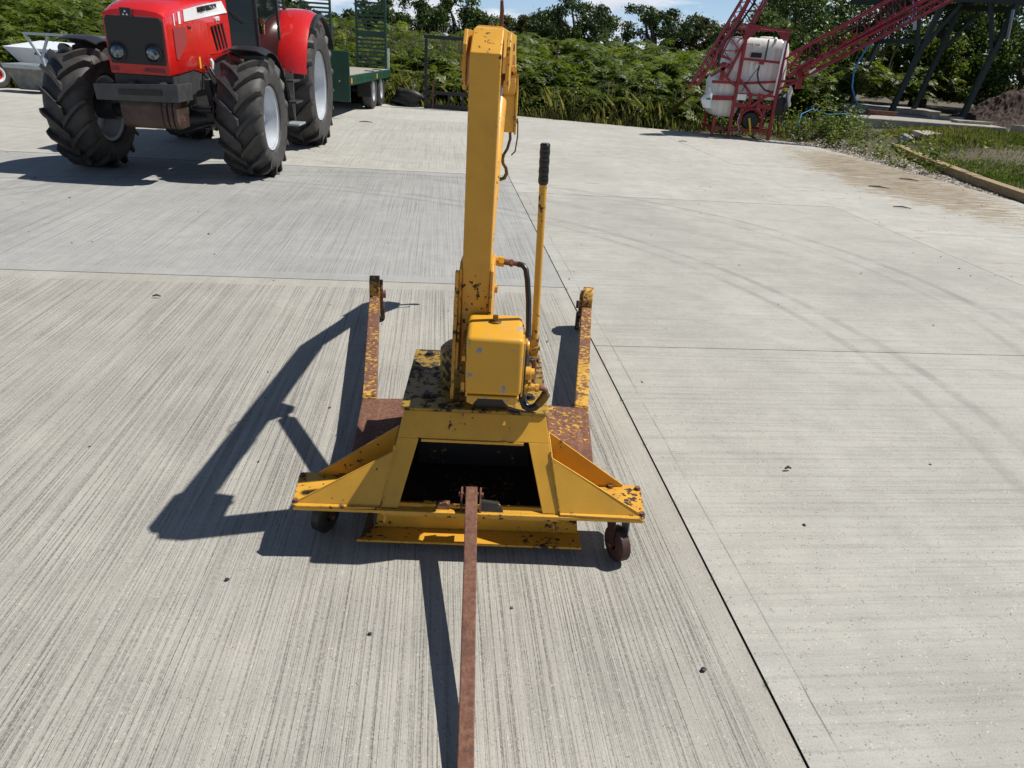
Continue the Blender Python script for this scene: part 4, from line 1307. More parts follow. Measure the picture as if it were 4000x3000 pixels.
# front fenders (angles: 180 = towards the camera, 90 = up, 0 = rear)
arc_shell(0.60, 1.08, 0.0, 0.665, 0.735, 0.77, 106, 8, 14, 0.012, crown=0.02).build('front_fender', 'fender', T, smooth=True)
arc_shell(-1.22, -0.76, 0.0, 0.665, 0.735, 0.77, 106, 8, 14, 0.012, crown=0.02).build('front_fender', 'fender', T, smooth=True)
# rear fenders
for s in (1, -1):
    a, b2 = (0.50, 1.03) if s > 0 else (-1.24, -0.70)
    arc_shell(a, b2, 2.90, 0.90, 0.985, 0.985, 170, 30, 22, 0.02, crown=0.03).build('rear_fender', 'red', T, smooth=True)
    e0, e1 = (1.022, 1.10) if s > 0 else (-1.31, -1.232)
    arc_shell(e0, e1, 2.90, 0.90, 0.962, 0.962, 128, 30, 16, 0.015).build('fender_extension', 'fender', T, smooth=True)
    # wall between fender and cab
    xw = 0.475 if s > 0 else -0.695
    pts = [(xw, 2.90 + 0.965 * math.cos(R(a_)), 0.90 + 0.965 * math.sin(R(a_))) for a_ in range(170, 29, -10)]
    MB().prism(pts + [(xw, 3.6, 0.9), (xw, 2.3, 0.9)], (0.02, 0, 0)).build('fender_wall', 'red', T)
    MB().box(min(a, b2) + .02, max(a, b2) - .02, 1.90, 1.96, 1.02, 1.062).build('fender_foot', 'chassis', T)
# cab: pillars, panes, roof, floor, seat, wheel
XL, XR = -0.60, 0.56
cb = [(XR, 1.42), (XR + 0.10, 2.10), (XR - 0.03, 2.95), (XL + 0.03, 2.95), (XL - 0.10, 2.10), (XL, 1.42), (XC - 0.30, 1.16), (XC + 0.30, 1.16)]
zf = [1.08, 1.25, 1.60, 1.60, 1.25, 1.08, 1.36, 1.36]
for i in range(8):
    x, y = cb[i]
    MB().beam((x, y, zf[i]), (x * 0.95 + XC * 0.05, y * 0.97 + 2.1 * 0.03, 2.60), 0.045, 0.05).build('cab_pillar', 'fender', T, bevel=0.012)
for i in range(8):
    (xa, ya), (xb, yb) = cb[i], cb[(i + 1) % 8]
    za, zb = zf[i] + 0.02, zf[(i + 1) % 8] + 0.02
    sh = lambda x, y: (x * 0.95 + XC * 0.05, y * 0.97 + 0.063)
    A, B = Vector((xa, ya, za)), Vector((xb, yb, zb))
    C_ = Vector((*sh(xb, yb), 2.60))
    D_ = Vector((*sh(xa, ya), 2.60))
    nrm = (B - A).cross(D_ - A).normalized() * 0.006
    MB().prism([A.lerp(B, .04), B.lerp(A, .04), C_.lerp(D_, .04), D_.lerp(C_, .04)], nrm).build('window', 'glass', T)
MB().box(XL - 0.01, XR + 0.05, 1.35, 3.05, 2.60, 2.72).build('cab_roof', 'red', T, bevel=0.06, seg=3)
MB().box(XL + 0.05, XR - 0.05, 1.30, 2.9, 1.02, 1.07).build('cab_floor', 'fender', T)
MB().box(XL + 0.06, XR - 0.06, 2.70, 2.90, 1.07, 1.60).build('cab_back', 'engine', T)
MB().box(XC - 0.26, XC + 0.26, 2.15, 2.65, 1.35, 1.50).box(XC - 0.24, XC + 0.24, 2.58, 2.70, 1.45, 2.1).build('driver_seat', 'engine', T, bevel=0.04)
MB().lathe([(0, .20), (.015, .215), (.03, .20), (.015, .185)], (XC, 1.75, 1.88), (0, 0.5, 0.85), 24, True).build('steering_wheel', 'engine', T, smooth=True)
MB().beam((XC, 1.78, 1.88), (XC, 1.45, 1.30), 0.08, 0.12).build('steering_column', 'engine', T, bevel=0.02)
MB().box(XC - 0.28, XC + 0.28, 1.16, 1.40, 1.10, 1.75).build('dash', 'engine', T, bevel=0.04)
MB().tube([(XC + 0.30, 1.20, 1.80), (0.40, 1.18, 1.72), (0.52, 1.25, 1.66)], 0.008, 6).build('wiper', 'fender', T)
MB().beam((0.60, 1.55, 1.72), (0.60, 1.55, 1.55), 0.02, 0.05).cyl((0.60, 1.50, 1.70), (0.60, 1.47, 1.70), 0.035, 12).build('door_handle', 'brass', T)
# steps
MB().box(0.90, 0.94, 1.12, 1.16, 0.52, 1.16).build('step_bracket', 'chassis2', T, bevel=0.006)
MB().box(0.90, 0.94, 1.55, 1.59, 0.45, 1.12).build('step_bracket', 'chassis2', T, bevel=0.006)
MB().prism([(0.915, 1.161, 1.12), (0.915, 1.549, 1.10), (0.915, 1.549, 0.50)], (0.02, 0, 0)).build('step_guard', 'fender', T)
for z, w_ in ((0.46, 0.0), (0.74, 0.02), (1.0, 0.04)):
    MB().box(0.80, 1.08 - w_, 1.165, 1.545, z, z + 0.025).build('step', 'galv' if z < 0.5 else 'chassis', T, bevel=0.006)
MB().box(0.36, 0.70, 1.10, 1.95, 0.60, 1.0).build('fuel_tank', 'fender', T, bevel=0.05)

# ------------------------------------------------------------------ green low-loader trailer
L = thing('low_loader_trailer', 'dark green low-loader trailer with raised slatted ramps behind the tractor', 'trailer', (-5.08, 15.8, 0), R(0.8))
W = 1.26
MB().box(-W, W, 0.0, 0.05, 0.34, 1.31).build('headboard', 'green_paint', L, bevel=0.008)
MB().cyl((1.05, -0.002, 0.74), (1.05, -0.012, 0.74), 0.02, 10).build('bolt', 'galv', L)
MB().box(W - 0.06, W, 0.051, 5.0, 0.66, 0.845).build('side_rail', 'green_paint', L, bevel=0.006)
MB().box(-W, -W + 0.06, 0.051, 5.0, 0.66, 0.845).build('side_rail', 'green_paint', L, bevel=0.006)
nb = 11
bw = (2 * W - 0.13) / nb
for k in range(nb):
    x0 = -W + 0.065 + k * bw
    MB().box(x0 + .004, x0 + bw - .004, 0.052, 4.98, 0.80, 0.848 + random.uniform(0, .004)).build('deck_board', 'deck', L)
for k in range(9):
    MB().cyl((W + 0.001, 0.3 + k * 0.52, 0.755), (W + 0.008, 0.3 + k * 0.52, 0.755), 0.020, 10).build('lash_hole', 'engine', L)
for y0 in (0.10, 2.9):
    MB().box(W + 0.001, W + 0.014, y0, y0 + 0.10, 0.70, 0.80).build('side_reflector', 'orange', L)
MB().box(-0.5, -0.38, 0.0515, 4.9, 0.50, 0.799).build('chassis_beam', 'green_paint', L)
MB().box(0.38, 0.5, 0.0515, 4.9, 0.50, 0.799).build('chassis_beam', 'green_paint', L)


def tr_wheel(x, y, r_, w_, side):
    m = MB().lathe([(-w_ / 2 * .8, r_ * .55), (-w_ / 2, r_ * .62), (-w_ / 2, r_ * .9), (-w_ / 2 * .8, r_), (w_ / 2 * .8, r_), (w_ / 2, r_ * .9), (w_ / 2, r_ * .62), (w_ / 2 * .8, r_ * .55)], (0, 0, 0), (1, 0, 0), 36)
    o = m.build('wheel', 'tyre', L, smooth=True)
    o.location = (x, y, r_)
    MB().lathe([(side * w_ * .46, r_ * .60), (side * w_ * .40, r_ * .55), (side * w_ * .10, r_ * .50), (side * w_ * .05, r_ * .30), (side * w_ * .18, r_ * .22), (side * w_ * .20, 0.0)], (0, 0, 0), (1, 0, 0), 32).build('rim', 'rim', o, smooth=True)


for y in (2.85, 3.88):
    tr_wheel(W - 0.16, y, 0.40, 0.24, 1)
    tr_wheel(-W + 0.16, y, 0.40, 0.24, -1)
    MB().cyl((-W + 0.2, y, 0.40), (W - 0.2, y, 0.40), 0.05, 10).build('axle', 'engine', L)
MB().box(W - 0.34, W - 0.02, 2.30, 2.33, 0.30, 0.72).build('mudflap', 'black_rubber', L)
arc_shell(W - 0.32, W - 0.0, 2.85, 0.40, 0.47, 0.47, 150, 20, 10, 0.01).build('mudguard', 'green_paint', L, smooth=True)
arc_shell(W - 0.32, W - 0.0, 3.88, 0.40, 0.47, 0.47, 150, 20, 10, 0.01).build('mudguard', 'green_paint', L, smooth=True)
for x0, x1 in ((0.32, 1.14), (-1.14, -0.32)):
    rp = MB().box(x0, x0 + .05, 5.02, 5.10, 0.78, 2.60).box(x1 - .05, x1, 5.02, 5.10, 0.78, 2.60)
    ro = rp.build('ramp', 'green_paint', L, bevel=0.004)
    for k in range(18):
        z = 0.82 + k * 0.0985
        MB().box(x0 + .051, x1 - .051, 5.03, 5.085, z, z + 0.046).build('ramp_slat', 'green_paint', ro)
    MB().box(x0 + .051, x1 - .051, 5.035, 5.075, 1.64, 1.72).build('ramp_plate', 'green_paint', ro)
MB().box(1.17, 1.22, 5.00, 5.03, 0.72, 1.36).build('marker_board', 'white_plastic', L)
MB().beam((0, -1.9, 0.55), (0, 0, 0.62), 0.16, 0.16).beam((0, -1.9, 0.55), (-0.45, 0, 0.62), 0.10, 0.12).beam((0, -1.9, 0.55), (0.45, 0, 0.62), 0.10, 0.12).build('drawbar', 'green_paint', L)

# ------------------------------------------------------------------ aluminium rack / bin at far left
K = thing('feed_trailer', 'white box body with blue stripe and grey lower boards behind the tractor wheel', 'livestock feeder', (-12.2, 17.9, 0), R(-4))
MB().hexa([(0.10, 0, .50), (4.3, 0, .50), (4.3, 0.9, .50), (0.10, 0.9, .50), (-0.16, -0.18, .88), (4.5, -0.18, .88), (4.5, 1.0, .98), (-0.06, 1.0, 1.02)]).build('box_body', 'alu', K, bevel=0.01)
MB().hexa([(0.32, 0.02, .12), (4.1, 0.02, .12), (4.1, 0.8, .12), (0.32, 0.8, .12), (0.10, 0.0, .498), (4.3, 0.0, .498), (4.3, 0.88, .498), (0.10, 0.88, .498)]).build('lower_body', 'grey_ply', K)
MB().prism([(0.62, -0.155, .80), (4.4, -0.155, .80), (4.3, -0.105, .70), (1.02, -0.105, .70), (1.2, -0.03, .515), (0.95, -0.03, .515), (0.78, -0.105, .70), (0.55, -0.13, .75)], (0, -0.006, 0)).build('stripe', 'blue', K)
K2 = thing('galvanised_rack', 'pale galvanised tubular rail with slanting posts in front of the white box', 'metal rack', (-11.95, 16.9, 0), R(-2))
MB().beam((0.72, 0, 1.20), (5.0, 0, 1.28), 0.055, 0.055).build('top_rail', 'galv', K2)
MB().beam((0.74, 0, 1.18), (1.02, 0, .72), 0.045, 0.045).build('brace', 'galv', K2)
MB().beam((1.26, 0, 1.17), (1.02, 0, .72), 0.045, 0.045).build('brace', 'galv', K2)
MB().beam((1.02, 0, .74), (1.12, 0, .10), 0.06, 0.05).build('post', 'galv', K2)
MB().beam((2.18, 0, 1.19), (1.72, 0, .10), 0.05, 0.05).build('post', 'galv', K2)
MB().beam((3.0, 0, 1.20), (2.6, 0, .10), 0.05, 0.05).build('post', 'galv', K2)
MB().beam((4.6, 0, 1.24), (4.75, 0, .10), 0.05, 0.05).build('post', 'galv', K2)
MB().beam((1.0, 0, .08), (4.9, 0, .08), 0.05, 0.06).build('bottom_rail', 'galv', K2)
MB().hexa([(0.52, -0.22, .06), (1.22, -0.22, .06), (1.22, 0.2, .06), (0.52, 0.2, .06), (0.34, -0.34, .50), (1.34, -0.34, .50), (1.34, 0.25, .50), (0.34, 0.25, .50)]).build('trough', 'grey_ply', K2, bevel=0.006)
MB().hexa([(0.34, -0.35, .50), (1.34, -0.35, .50), (1.34, 0.25, .50), (0.34, 0.25, .50), (0.31, -0.365, .585), (1.36, -0.365, .585), (1.36, 0.25, .585), (0.31, 0.25, .585)]).build('trough_lip', 'galv', K2)
# small implement wheel at the very left
K3 = thing('machine_wheel', 'small black tyre with red and white hub at the left edge of the yard', 'wheel', (-12.35, 17.25, 0.30), R(-22))
MB().lathe([(-.09, .16), (-.11, .2), (-.10, .28), (-.06, .305), (.06, .305), (.10, .28), (.11, .2), (.09, .16)], (0, 0, 0), (1, 0, 0), 32).build('tyre', 'tyre', K3, smooth=True)
MB().lathe([(.09, .175), (.105, .17), (.10, .14), (.06, .13)], (0, 0, 0), (1, 0, 0), 28).build('rim', 'white_plastic', K3, smooth=True)
MB().lathe([(.058, .132), (.04, .06), (.06, .05), (.07, .0)], (0, 0, 0), (1, 0, 0), 28).build('hub', 'red', K3, smooth=True)
MB().lathe([(-.33, .0), (-.33, .24), (-.28, .295), (-.20, .295), (-.15, .24), (-.15, .0)], (0, -0.05, 0), (1, 0, 0), 28).build('inner_tyre', 'tyre', K3, smooth=True)

# ------------------------------------------------------------------ black frame and dark bundle by the hedge
F = thing('bale_grab', 'empty black steel pallet frame standing upright at the edge of the bracken', 'metal frame', (-2.82, 19.75, 0))
for x in (0.0, 1.20):
    MB().box(x, x + .07, 0, .06, 0.0, 1.66).build('post', 'steel_black', F)
MB().box(-0.02, 1.30, -.002, .062, 1.662, 1.745).build('top_bar', 'steel_black', F)
MB().box(0.072, 1.198, 0, .06, 0.36, 0.44).build('middle_bar', 'steel_black', F)
MB().box(0.072, 1.198, 0, .06, 0.02, 0.12).build('bottom_bar', 'steel_black', F)
for x in (0.20, 0.62, 0.98):
    MB().box(x, x + .06, 0, .05, 0.122, 0.358).build('upright', 'steel_black', F)
MB().box(0.21, 0.25, -0.03, -0.004, 0.02, 0.70).build('tine', 'rust_bar', F)
MB().box(0.0, 1.27, 0.10, 0.60, 0.0, 0.05).build('foot', 'steel_black', F)


def lump(name, mat, c, s, seed, label=None, cat=None, group=None, sub=3, rough=0.25, parent=None, flat=0.0):
    rn = random.Random(seed)
    bm = bmesh.new()
    bmesh.ops.create_icosphere(bm, subdivisions=sub, radius=1.0)
    ph = [rn.uniform(0, 6) for _ in range(6)]
    for w in bm.verts:
        p = w.co
        k = 1 + rough * (0.5 * math.sin(3.1 * p.x + ph[0]) * math.cos(2.7 * p.y + ph[1]) + 0.35 * math.sin(5.3 * p.z + ph[2] + 2 * p.x) + 0.25 * math.sin(8 * p.y + ph[3]))
        w.co = Vector((p.x * s[0] * k, p.y * s[1] * k, max(p.z * s[2] * k, -s[2] * 0.92)))
    me_ = bpy.data.meshes.new(name)
    bm.to_mesh(me_)
    bm.free()
    if sub >= 3:
        for p in me_.polygons:
            p.use_smooth = True
    me_.materials.append(M[mat])
    o = bpy.data.objects.new(name, me_)
    o.location = c
    COL.objects.link(o)
    if parent is not None:
        o.parent = parent
    prop(o, label, cat, group)
    return o


def block(name, mat, c, size, seed, label, cat, yaw=0.0, tilt=0.0, group=None):
    rn = random.Random(seed)
    sx, sy, sz = size
    m = MB()
    P = []
    for z in (0, 1):
        for (a, b2) in ((-1, -1), (1, -1), (1, 1), (-1, 1)):
            P.append((a * sx / 2 * rn.uniform(.82, 1.08), b2 * sy / 2 * rn.uniform(.82, 1.08), z * sz * rn.uniform(.8, 1.1)))
    m.hexa(P)
    o = m.build(name, mat, None, bevel=min(size) * 0.12)
    o.location = c
    o.rotation_euler = (tilt, 0, yaw)
    return prop(o, label, cat, group)


tz = lambda x, y: float(terrain(np.array([x]), np.array([y]))[0])
lump('tarpaulin_bundle', 'bagdark', (-3.30, 20.15, 0.19), (0.40, 0.30, 0.23), 5, 'dark crumpled tarpaulin bundle lying beside the black steel frame', 'tarpaulin', rough=0.45)

# ------------------------------------------------------------------ red and white field sprayer
S = thing('field_sprayer', 'mounted crop sprayer with white tank, maroon frame and folded lattice booms', 'field sprayer', (5.15, 17.6, 0))
X0 = 5.15


def sp(x, y, z):
    return (x - X0, y, z)


# tank: lower bulge and upper body with rounded corners
def rbox_loft(levels, name, mat, parent, nround=5):
    m = MB()
    rows = []
    for (z, x0, x1, y0, y1, r_) in levels:
        row = []
        for (cx, cy2, a0) in ((x1 - r_, y0 + r_, -90), (x1 - r_, y1 - r_, 0), (x0 + r_, y1 - r_, 90), (x0 + r_, y0 + r_, 180)):
            for i in range(nround + 1):
                a = R(a0 + 90 * i / nround)
                row.append((cx + math.cos(a) * r_, cy2 + math.sin(a) * r_, z))
        row.append(row[0])
        rows.append(row)
    m.grid(rows)
    m.add(rows[0][:-1], [tuple(range(len(rows[0]) - 1))])
    m.add(rows[-1][:-1], [tuple(range(len(rows[0]) - 1))])
    return m.build(name, mat, parent, smooth=True)


lv = [(0.44, -0.80, -0.40, .22, .95, .12), (0.50, -0.90, -0.34, .16, 1.02, .14), (0.62, -0.95, -0.30, .14, 1.05, .14), (0.86, -0.96, -0.30, .14, 1.06, .14)]
rbox_loft(lv, 'tank_sump', 'tank', S)
lv = [(0.865, -0.96, 0.62, .14, 1.10, .14), (1.20, -0.98, 0.64, .12, 1.12, .14), (1.30, -0.92, 0.66, .13, 1.12, .16), (1.40, -0.76, 0.66, .14, 1.10, .18), (1.90, -0.72, 0.64, .16, 1.05, .18), (2.06, -0.68, 0.61, .20, 1.0, .18), (2.14, -0.58, 0.52, .30, .90, .14)]
rbox_loft(lv, 'tank', 'tank', S)
MB().lathe([(0, 0), (0, .20), (.03, .20), (.05, .17), (.05, 0)], sp(5.35, 0.6, 2.135), (0, 0, 1), 28).build('tank_lid', 'tank', S, smooth=True)
MB().box(-0.26, -0.03, 0.10, 0.142, 1.735, 1.835).build('tank_recess', 'engine', S)
MB().box(0.06, 0.075, 0.085, 0.155, 1.70, 2.12).build('tank_gauge', 'chassis2', S)
MB().box(-0.62, -0.60, 0.125, 0.16, 1.80, 1.88).build('tank_clip', 'engine', S)
for x0, x1, z0, z1 in ((-0.60, -0.50, 1.42, 1.70), (-0.24, -0.17, 1.36, 1.66), (-0.12, -0.05, 1.38, 1.62)):
    MB().box(x0, x1, 0.128, 0.139, z0, z1).build('tank_label', 'white_paint', S)
text_obj('MASTER 1200', 'tank_lettering', 0.062, 'black_text', S, Matrix.Translation((-0.47, 0.148, 1.975)) @ Matrix.Rotation(R(90), 4, 'X'), 0.006, 1.0)
r_ = 'sprayer_red'


def bar(name, p0, p1, w_=0.05, h_=0.05, mat=r_, parent=S):
    return MB().beam(p0, p1, w_, h_).build(name, mat, parent)


# front gantry
bar('gantry_post', (-0.480, 0, 0.0), (-0.480, 0, 2.33), 0.07, 0.06)
bar('gantry_post', (0.470, 0, 0.0), (0.425, 0, 2.26), 0.07, 0.06)
bar('gantry_top', (-0.53, 0, 2.365), (0.47, 0, 2.30), 0.09, 0.05)
bar('gantry_top', (-0.50, 0.9, 2.33), (0.36, 0.9, 2.33), 0.05, 0.05)
bar('gantry_side', (-0.50, 0.03, 2.36), (-0.50, 0.9, 2.34), 0.04, 0.04)
bar('gantry_side', (0.42, 0.03, 2.31), (0.32, 0.9, 2.34), 0.04, 0.04)
MB().prism([(-0.444, -0.02, 2.33), (-0.20, -0.02, 2.325), (-0.444, -0.02, 2.08)], (0, 0.01, 0)).build('corner_gusset', r_, S)
MB().prism([(0.39, -0.02, 2.275), (0.16, -0.02, 2.29), (0.385, -0.02, 2.07)], (0, 0.01, 0)).build('corner_gusset', r_, S)
bar('cross_bar', (-0.444, 0, 1.695), (0.405, 0, 1.665), 0.04, 0.05)
bar('cross_bar', (-1.06, 0.02, 1.18), (-0.52, 0.02, 1.19), 0.05, 0.06)
bar('cross_bar', (-0.44, 0.02, 1.18), (0.95, 0.02, 1.33), 0.05, 0.055)
bar('cross_bar', (-1.06, 0.05, 0.84), (-0.52, 0.03, 0.86), 0.05, 0.10)
bar('cross_bar', (-0.44, 0.0, 0.96), (0.40, 0.0, 0.96), 0.04, 0.05)
bar('cross_bar', (-0.86, 0.10, 0.185), (0.45, 0.02, 0.19), 0.07, 0.07)
bar('cross_bar', (-0.44, 0.05, 0.72), (0.44, 0.05, 0.72), 0.05, 0.10)
bar('diagonal', (-0.46, -0.01, 1.28), (-0.16, -0.01, 1.00), 0.045, 0.05)
bar('diagonal', (-0.86, -0.01, 1.36), (-0.52, -0.01, 1.12), 0.045, 0.05)
bar('diagonal', (0.86, -0.01, 1.30), (0.36, -0.01, 1.06), 0.045, 0.05)
bar('diagonal', (0.36, -0.01, 1.05), (-0.10, -0.01, 0.70), 0.045, 0.05)
bar('upright', (-0.86, 0.02, 0.0), (-0.86, 0.02, 0.44), 0.07, 0.05)
bar('upright', (-0.86, 0.02, 1.22), (-0.86, 0.02, 1.60), 0.08, 0.06)
bar('upright', (-0.28, 0.0, 0.22), (-0.26, 0.0, 0.66), 0.07, 0.05)
bar('upright', (0.24, 0.0, 0.22), (0.24, 0.0, 0.66), 0.07, 0.05)
bar('upright', (-0.12, 0.02, 0.66), (-0.12, 0.02, 1.0), 0.06, 0.06)
bar('upright', (0.08, 0.02, 0.66), (0.08, 0.02, 1.0), 0.06, 0.06)
bar('long_rail', (-0.86, 0.1, 0.19), (-0.86, 1.1, 0.19), 0.06, 0.06)
bar('long_rail', (0.45, 0.1, 0.19), (0.45, 1.1, 0.19), 0.06, 0.06)
bar('rear_foot', (-0.82, 1.1, 0.02), (-0.82, 1.1, 0.9), 0.06, 0.06)
bar('rear_foot', (0.45, 1.1, 0.0), (0.45, 1.1, 0.9), 0.06, 0.06)
# arch over the pump
ar = MB()
pts = [(-0.24 + 0.0, -0.005, 0.66)]
pa = [(0.27 * math.cos(R(a)) - 0.02, -0.01, 0.40 + 0.27 * math.sin(R(a))) for a in range(200, -21, -20)]
ar.tube(pa, 0.035, 8).build('pump_arch', r_, S, smooth=True)
MB().lathe([(0, 0), (0, .17), (.04, .20), (.10, .20), (.14, .12), (.14, 0)], (-0.02, 0.02, 0.40), (0, 1, 0), 24).build('pump', 'engine', S, smooth=True)
MB().box(-0.06, 0.10, 0.20, 0.5, 0.3, 0.62).build('pump_block', 'engine', S, bevel=0.02)
MB().tube([(-0.07, -0.03, 0.46), (-0.01, -0.04, 0.26), (0.02, -0.04, 0.10)], [.022, .026, .020], 10).build('pto_guard', 'yellow_sticker', S, smooth=True)
MB().box(-0.465 + .02, -0.235, -0.06, -0.035, 0.835, 0.965).build('control_box', 'white_plastic', S, bevel=0.01)
MB().tube([(0.385, -0.06, 2.11), (0.375, -0.06, 0.98)], 0.030, 14).build('chrome_ram', 'chrome', S, smooth=True)
MB().box(-0.09, 0.02, -0.045, -0.02, 1.60, 1.70).build('sight_plate', r_, S)
for pts_ in ([(-0.08, -0.05, 1.58), (-0.09, -0.06, 1.40), (-0.02, -0.06, 1.22), (0.15, -0.05, 1.08), (0.30, -0.04, 1.05)],):
    MB().tube(pts_, 0.020, 8).build('suction_hose', 'black_rubber', S, smooth=True)
MB().tube([(-0.10, -0.04, 1.52), (-0.26, -0.04, 1.25), (-0.36, -0.04, 1.02)], 0.009, 6).build('sight_hose', 'black_rubber', S, smooth=True)
MB().tube([(-0.70, 0.0, 0.42), (-0.66, -0.02, 0.25), (-0.52, -0.02, 0.16)], 0.016, 6).build('drain_hose', 'black_rubber', S, smooth=True)
MB().tube([(-0.30, -0.03, 0.55), (-0.33, -0.03, 0.36), (-0.25, -0.03, 0.20), (-0.3, -.03, .10)], 0.011, 6).build('drain_hose', 'galv', S, smooth=True)
rh = random.Random(3)
for k in range(7):
    a = [(0.52 + rh.uniform(0, .25), rh.uniform(-.05, .3), 1.10 - rh.uniform(0, .2))]
    for q2 in range(4):
        a.append((a[-1][0] + rh.uniform(-.12, .06), a[-1][1] + rh.uniform(-.05, .05), a[-1][2] - rh.uniform(.10, .2)))
    MB().tube(a, 0.018, 6).build('feed_hose', 'black_rubber', S, smooth=True)
MB().box(0.50, 0.72, 0.05, 0.4, 0.55, 0.95).build('valve_bank', 'engine', S, bevel=0.03)
bar('boom_bracket', (-1.24, 0.0, 1.80), (-0.74, 0.0, 1.66), 0.10, 0.05)
bar('boom_bracket', (-1.20, 0.0, 1.58), (-0.74, 0.0, 1.50), 0.14, 0.06)
bar('boom_bracket', (-1.10, 0.05, 1.30), (-0.72, 0.05, 1.55), 0.12, 0.05)
bar('boom_bracket', (0.72, 0.0, 1.50), (1.10, 0.0, 1.80), 0.12, 0.05)
bar('boom_bracket', (0.75, 0.0, 1.62), (1.18, 0.0, 1.60), 0.14, 0.06)
bar('boom_bracket', (0.92, 0.02, 1.15), (0.90, 0.02, 1.52), 0.12, 0.06)
bar('boom_bracket', (0.62, 0.02, 1.55), (0.86, 0.02, 2.04), 0.05, 0.06)


def lattice(p0, p1, up, dep, hgt, nz, name, depth_w=0.30):
    """folded lattice boom: chords are parts of one boom object, each strut too"""
    p0, p1 = Vector(p0), Vector(p1)
    d = (p1 - p0)
    n1 = Vector(up).normalized() * hgt
    n2 = Vector((0, 1, 0)) * dep
    root = MB().beam(p0, p1, 0.055, 0.055).build(name, r_, S)
    cw = 0.036
    MB().beam(p0 + n1, p1 + n1 * 0.9, cw, cw).build('chord', r_, root)
    MB().beam(p0 + n2, p1 + n2, cw, cw).build('chord', r_, root)
    MB().beam(p0 + n1 + n2, p1 + n1 * 0.9 + n2, cw, cw).build('chord', r_, root)
    for k in range(nz):
        a, b2, c2 = k / nz, (k + .5) / nz, (k + 1) / nz
        MB().beam(p0 + d * a, p0 + d * b2 + n1, .020, .020).build('strut', r_, root)
        MB().beam(p0 + d * b2 + n1, p0 + d * c2, .020, .020).build('strut', r_, root)
        MB().beam(p0 + d * a + n2, p0 + d * b2 + n1 + n2, .016, .016).build('strut', r_, root)
        MB().beam(p0 + d * c2, p0 + d * c2 + n2, .018, .018).build('strut', r_, root)
    return root


# right boom folded outwards and up, in two layers
dR = Vector((2.75, 0, 1.95))
lattice((0.66, 0.05, 1.38), (3.55, 0.05, 3.28), (-0.60, 0, 0.80), 0.24, 0.40, 13, 'folded_boom')
lattice((0.95, -0.18, 1.42), (3.75, -0.12, 3.12), (-0.5, 0, 0.8), 0.12, 0.16, 15, 'folded_boom')
lattice((-0.74, 0.05, 1.30), (0.12, 0.05, 3.75), (-0.9, 0, 0.35), 0.24, 0.34, 9, 'folded_boom')
lattice((-1.40, -0.12, 1.08), (-0.25, -0.10, 3.60), (-0.9, 0, 0.35), 0.12, 0.14, 13, 'folded_boom')
MB().beam((-1.64, -0.05, 1.035), (-1.50, -0.05, 1.02), 0.03, 0.03).build('boom_end', r_, S)
bar('boom_end', (-1.60, -0.05, 1.04), (-1.28, -0.05, 1.42), 0.035, 0.035)
MB().tube([(-1.0, -0.1, 1.5), (-1.05, -0.12, 1.9), (-0.75, -0.12, 2.3), (-0.50, -0.12, 2.75), (-0.25, -0.12, 3.4)], 0.024, 8).build('boom_hose', 'black_rubber', S, smooth=True)
MB().tube([(0.8, -0.02, 1.7), (1.3, -0.03, 2.12), (2.0, -0.03, 2.55), (2.8, -0.02, 3.08), (3.4, -0.02, 3.45)], 0.020, 8).build('boom_hose', 'black_rubber', S, smooth=True)
MB().tube([(1.0, -0.25, 1.50), (1.12, -0.25, 1.60)], 0.022, 8).build('nozzle_cap', 'white_plastic', S, smooth=True)
# carrier bags hung on the frame
def carrier(x, y, z, w_, h_, label):
    m = MB()
    rows = []
    for i in range(9):
        k = i / 8
        ww = w_ * (0.18 + 0.82 * min(1, k * 1.7)) * (1 - 0.25 * max(0, k - 0.8) / 0.2)
        dd = 0.05 + 0.07 * math.sin(k * math.pi * 0.85)
        row = []
        for j in range(13):
            a = 2 * math.pi * j / 12
            wr = 1 + 0.07 * math.sin(4 * a + i)
            row.append((x + math.cos(a) * ww / 2 * wr + 0.03 * math.sin(i), y + math.sin(a) * dd * wr, z - h_ * k))
        rows.append(row)
    m.grid(rows)
    m.add(rows[-1][:-1], [tuple(range(12))])
    o = m.build('carrier_bag', 'bag', None, smooth=True)
    return prop(o, label, 'carrier bag')


cbg = carrier(4.04, 17.55, 1.06, 0.26, 0.44, 'white plastic carrier bag hanging from the left side of the crop sprayer')
MB().box(3.975, 4.085, 17.418, 17.424, 0.80, 0.835).build('print', 'green_print', cbg)
carrier(5.93, 17.75, 1.20, 0.17, 0.44, 'white plastic carrier bag hanging from the right side of the crop sprayer')

# ------------------------------------------------------------------ steel stand, footings, pipe, rubble on the right bank
ZB = 0.50
G_ = thing('steel_stand', 'tall dark green steel stand with splayed braced legs on the right bank', 'steel stand', (11.8, 23.2, 0))
ox, oy = 11.8, 23.2
legs = {'fl': ((10.32, 21.97, ZB), (10.92, 21.90, 3.44)), 'fr': ((11.80, 20.95, ZB), (12.32, 20.95, 3.42)), 'rl': ((11.01, 26.6, ZB), (11.95, 27.1, 3.62)), 'rr': ((12.56, 25.2, ZB), (13.10, 25.2, 3.50))}
for k, (a, b2) in legs.items():
    MB().beam((a[0] - ox, a[1] - oy, a[2] - .1), (b2[0] - ox, b2[1] - oy, b2[2]), 0.13, 0.13).build('leg', 'green_stand', G_)


def gbar(name, a, b2, w_=0.10, h_=0.10):
    MB().beam((a[0] - ox, a[1] - oy, a[2]), (b2[0] - ox, b2[1] - oy, b2[2]), w_, h_).build(name, 'green_stand', G_)


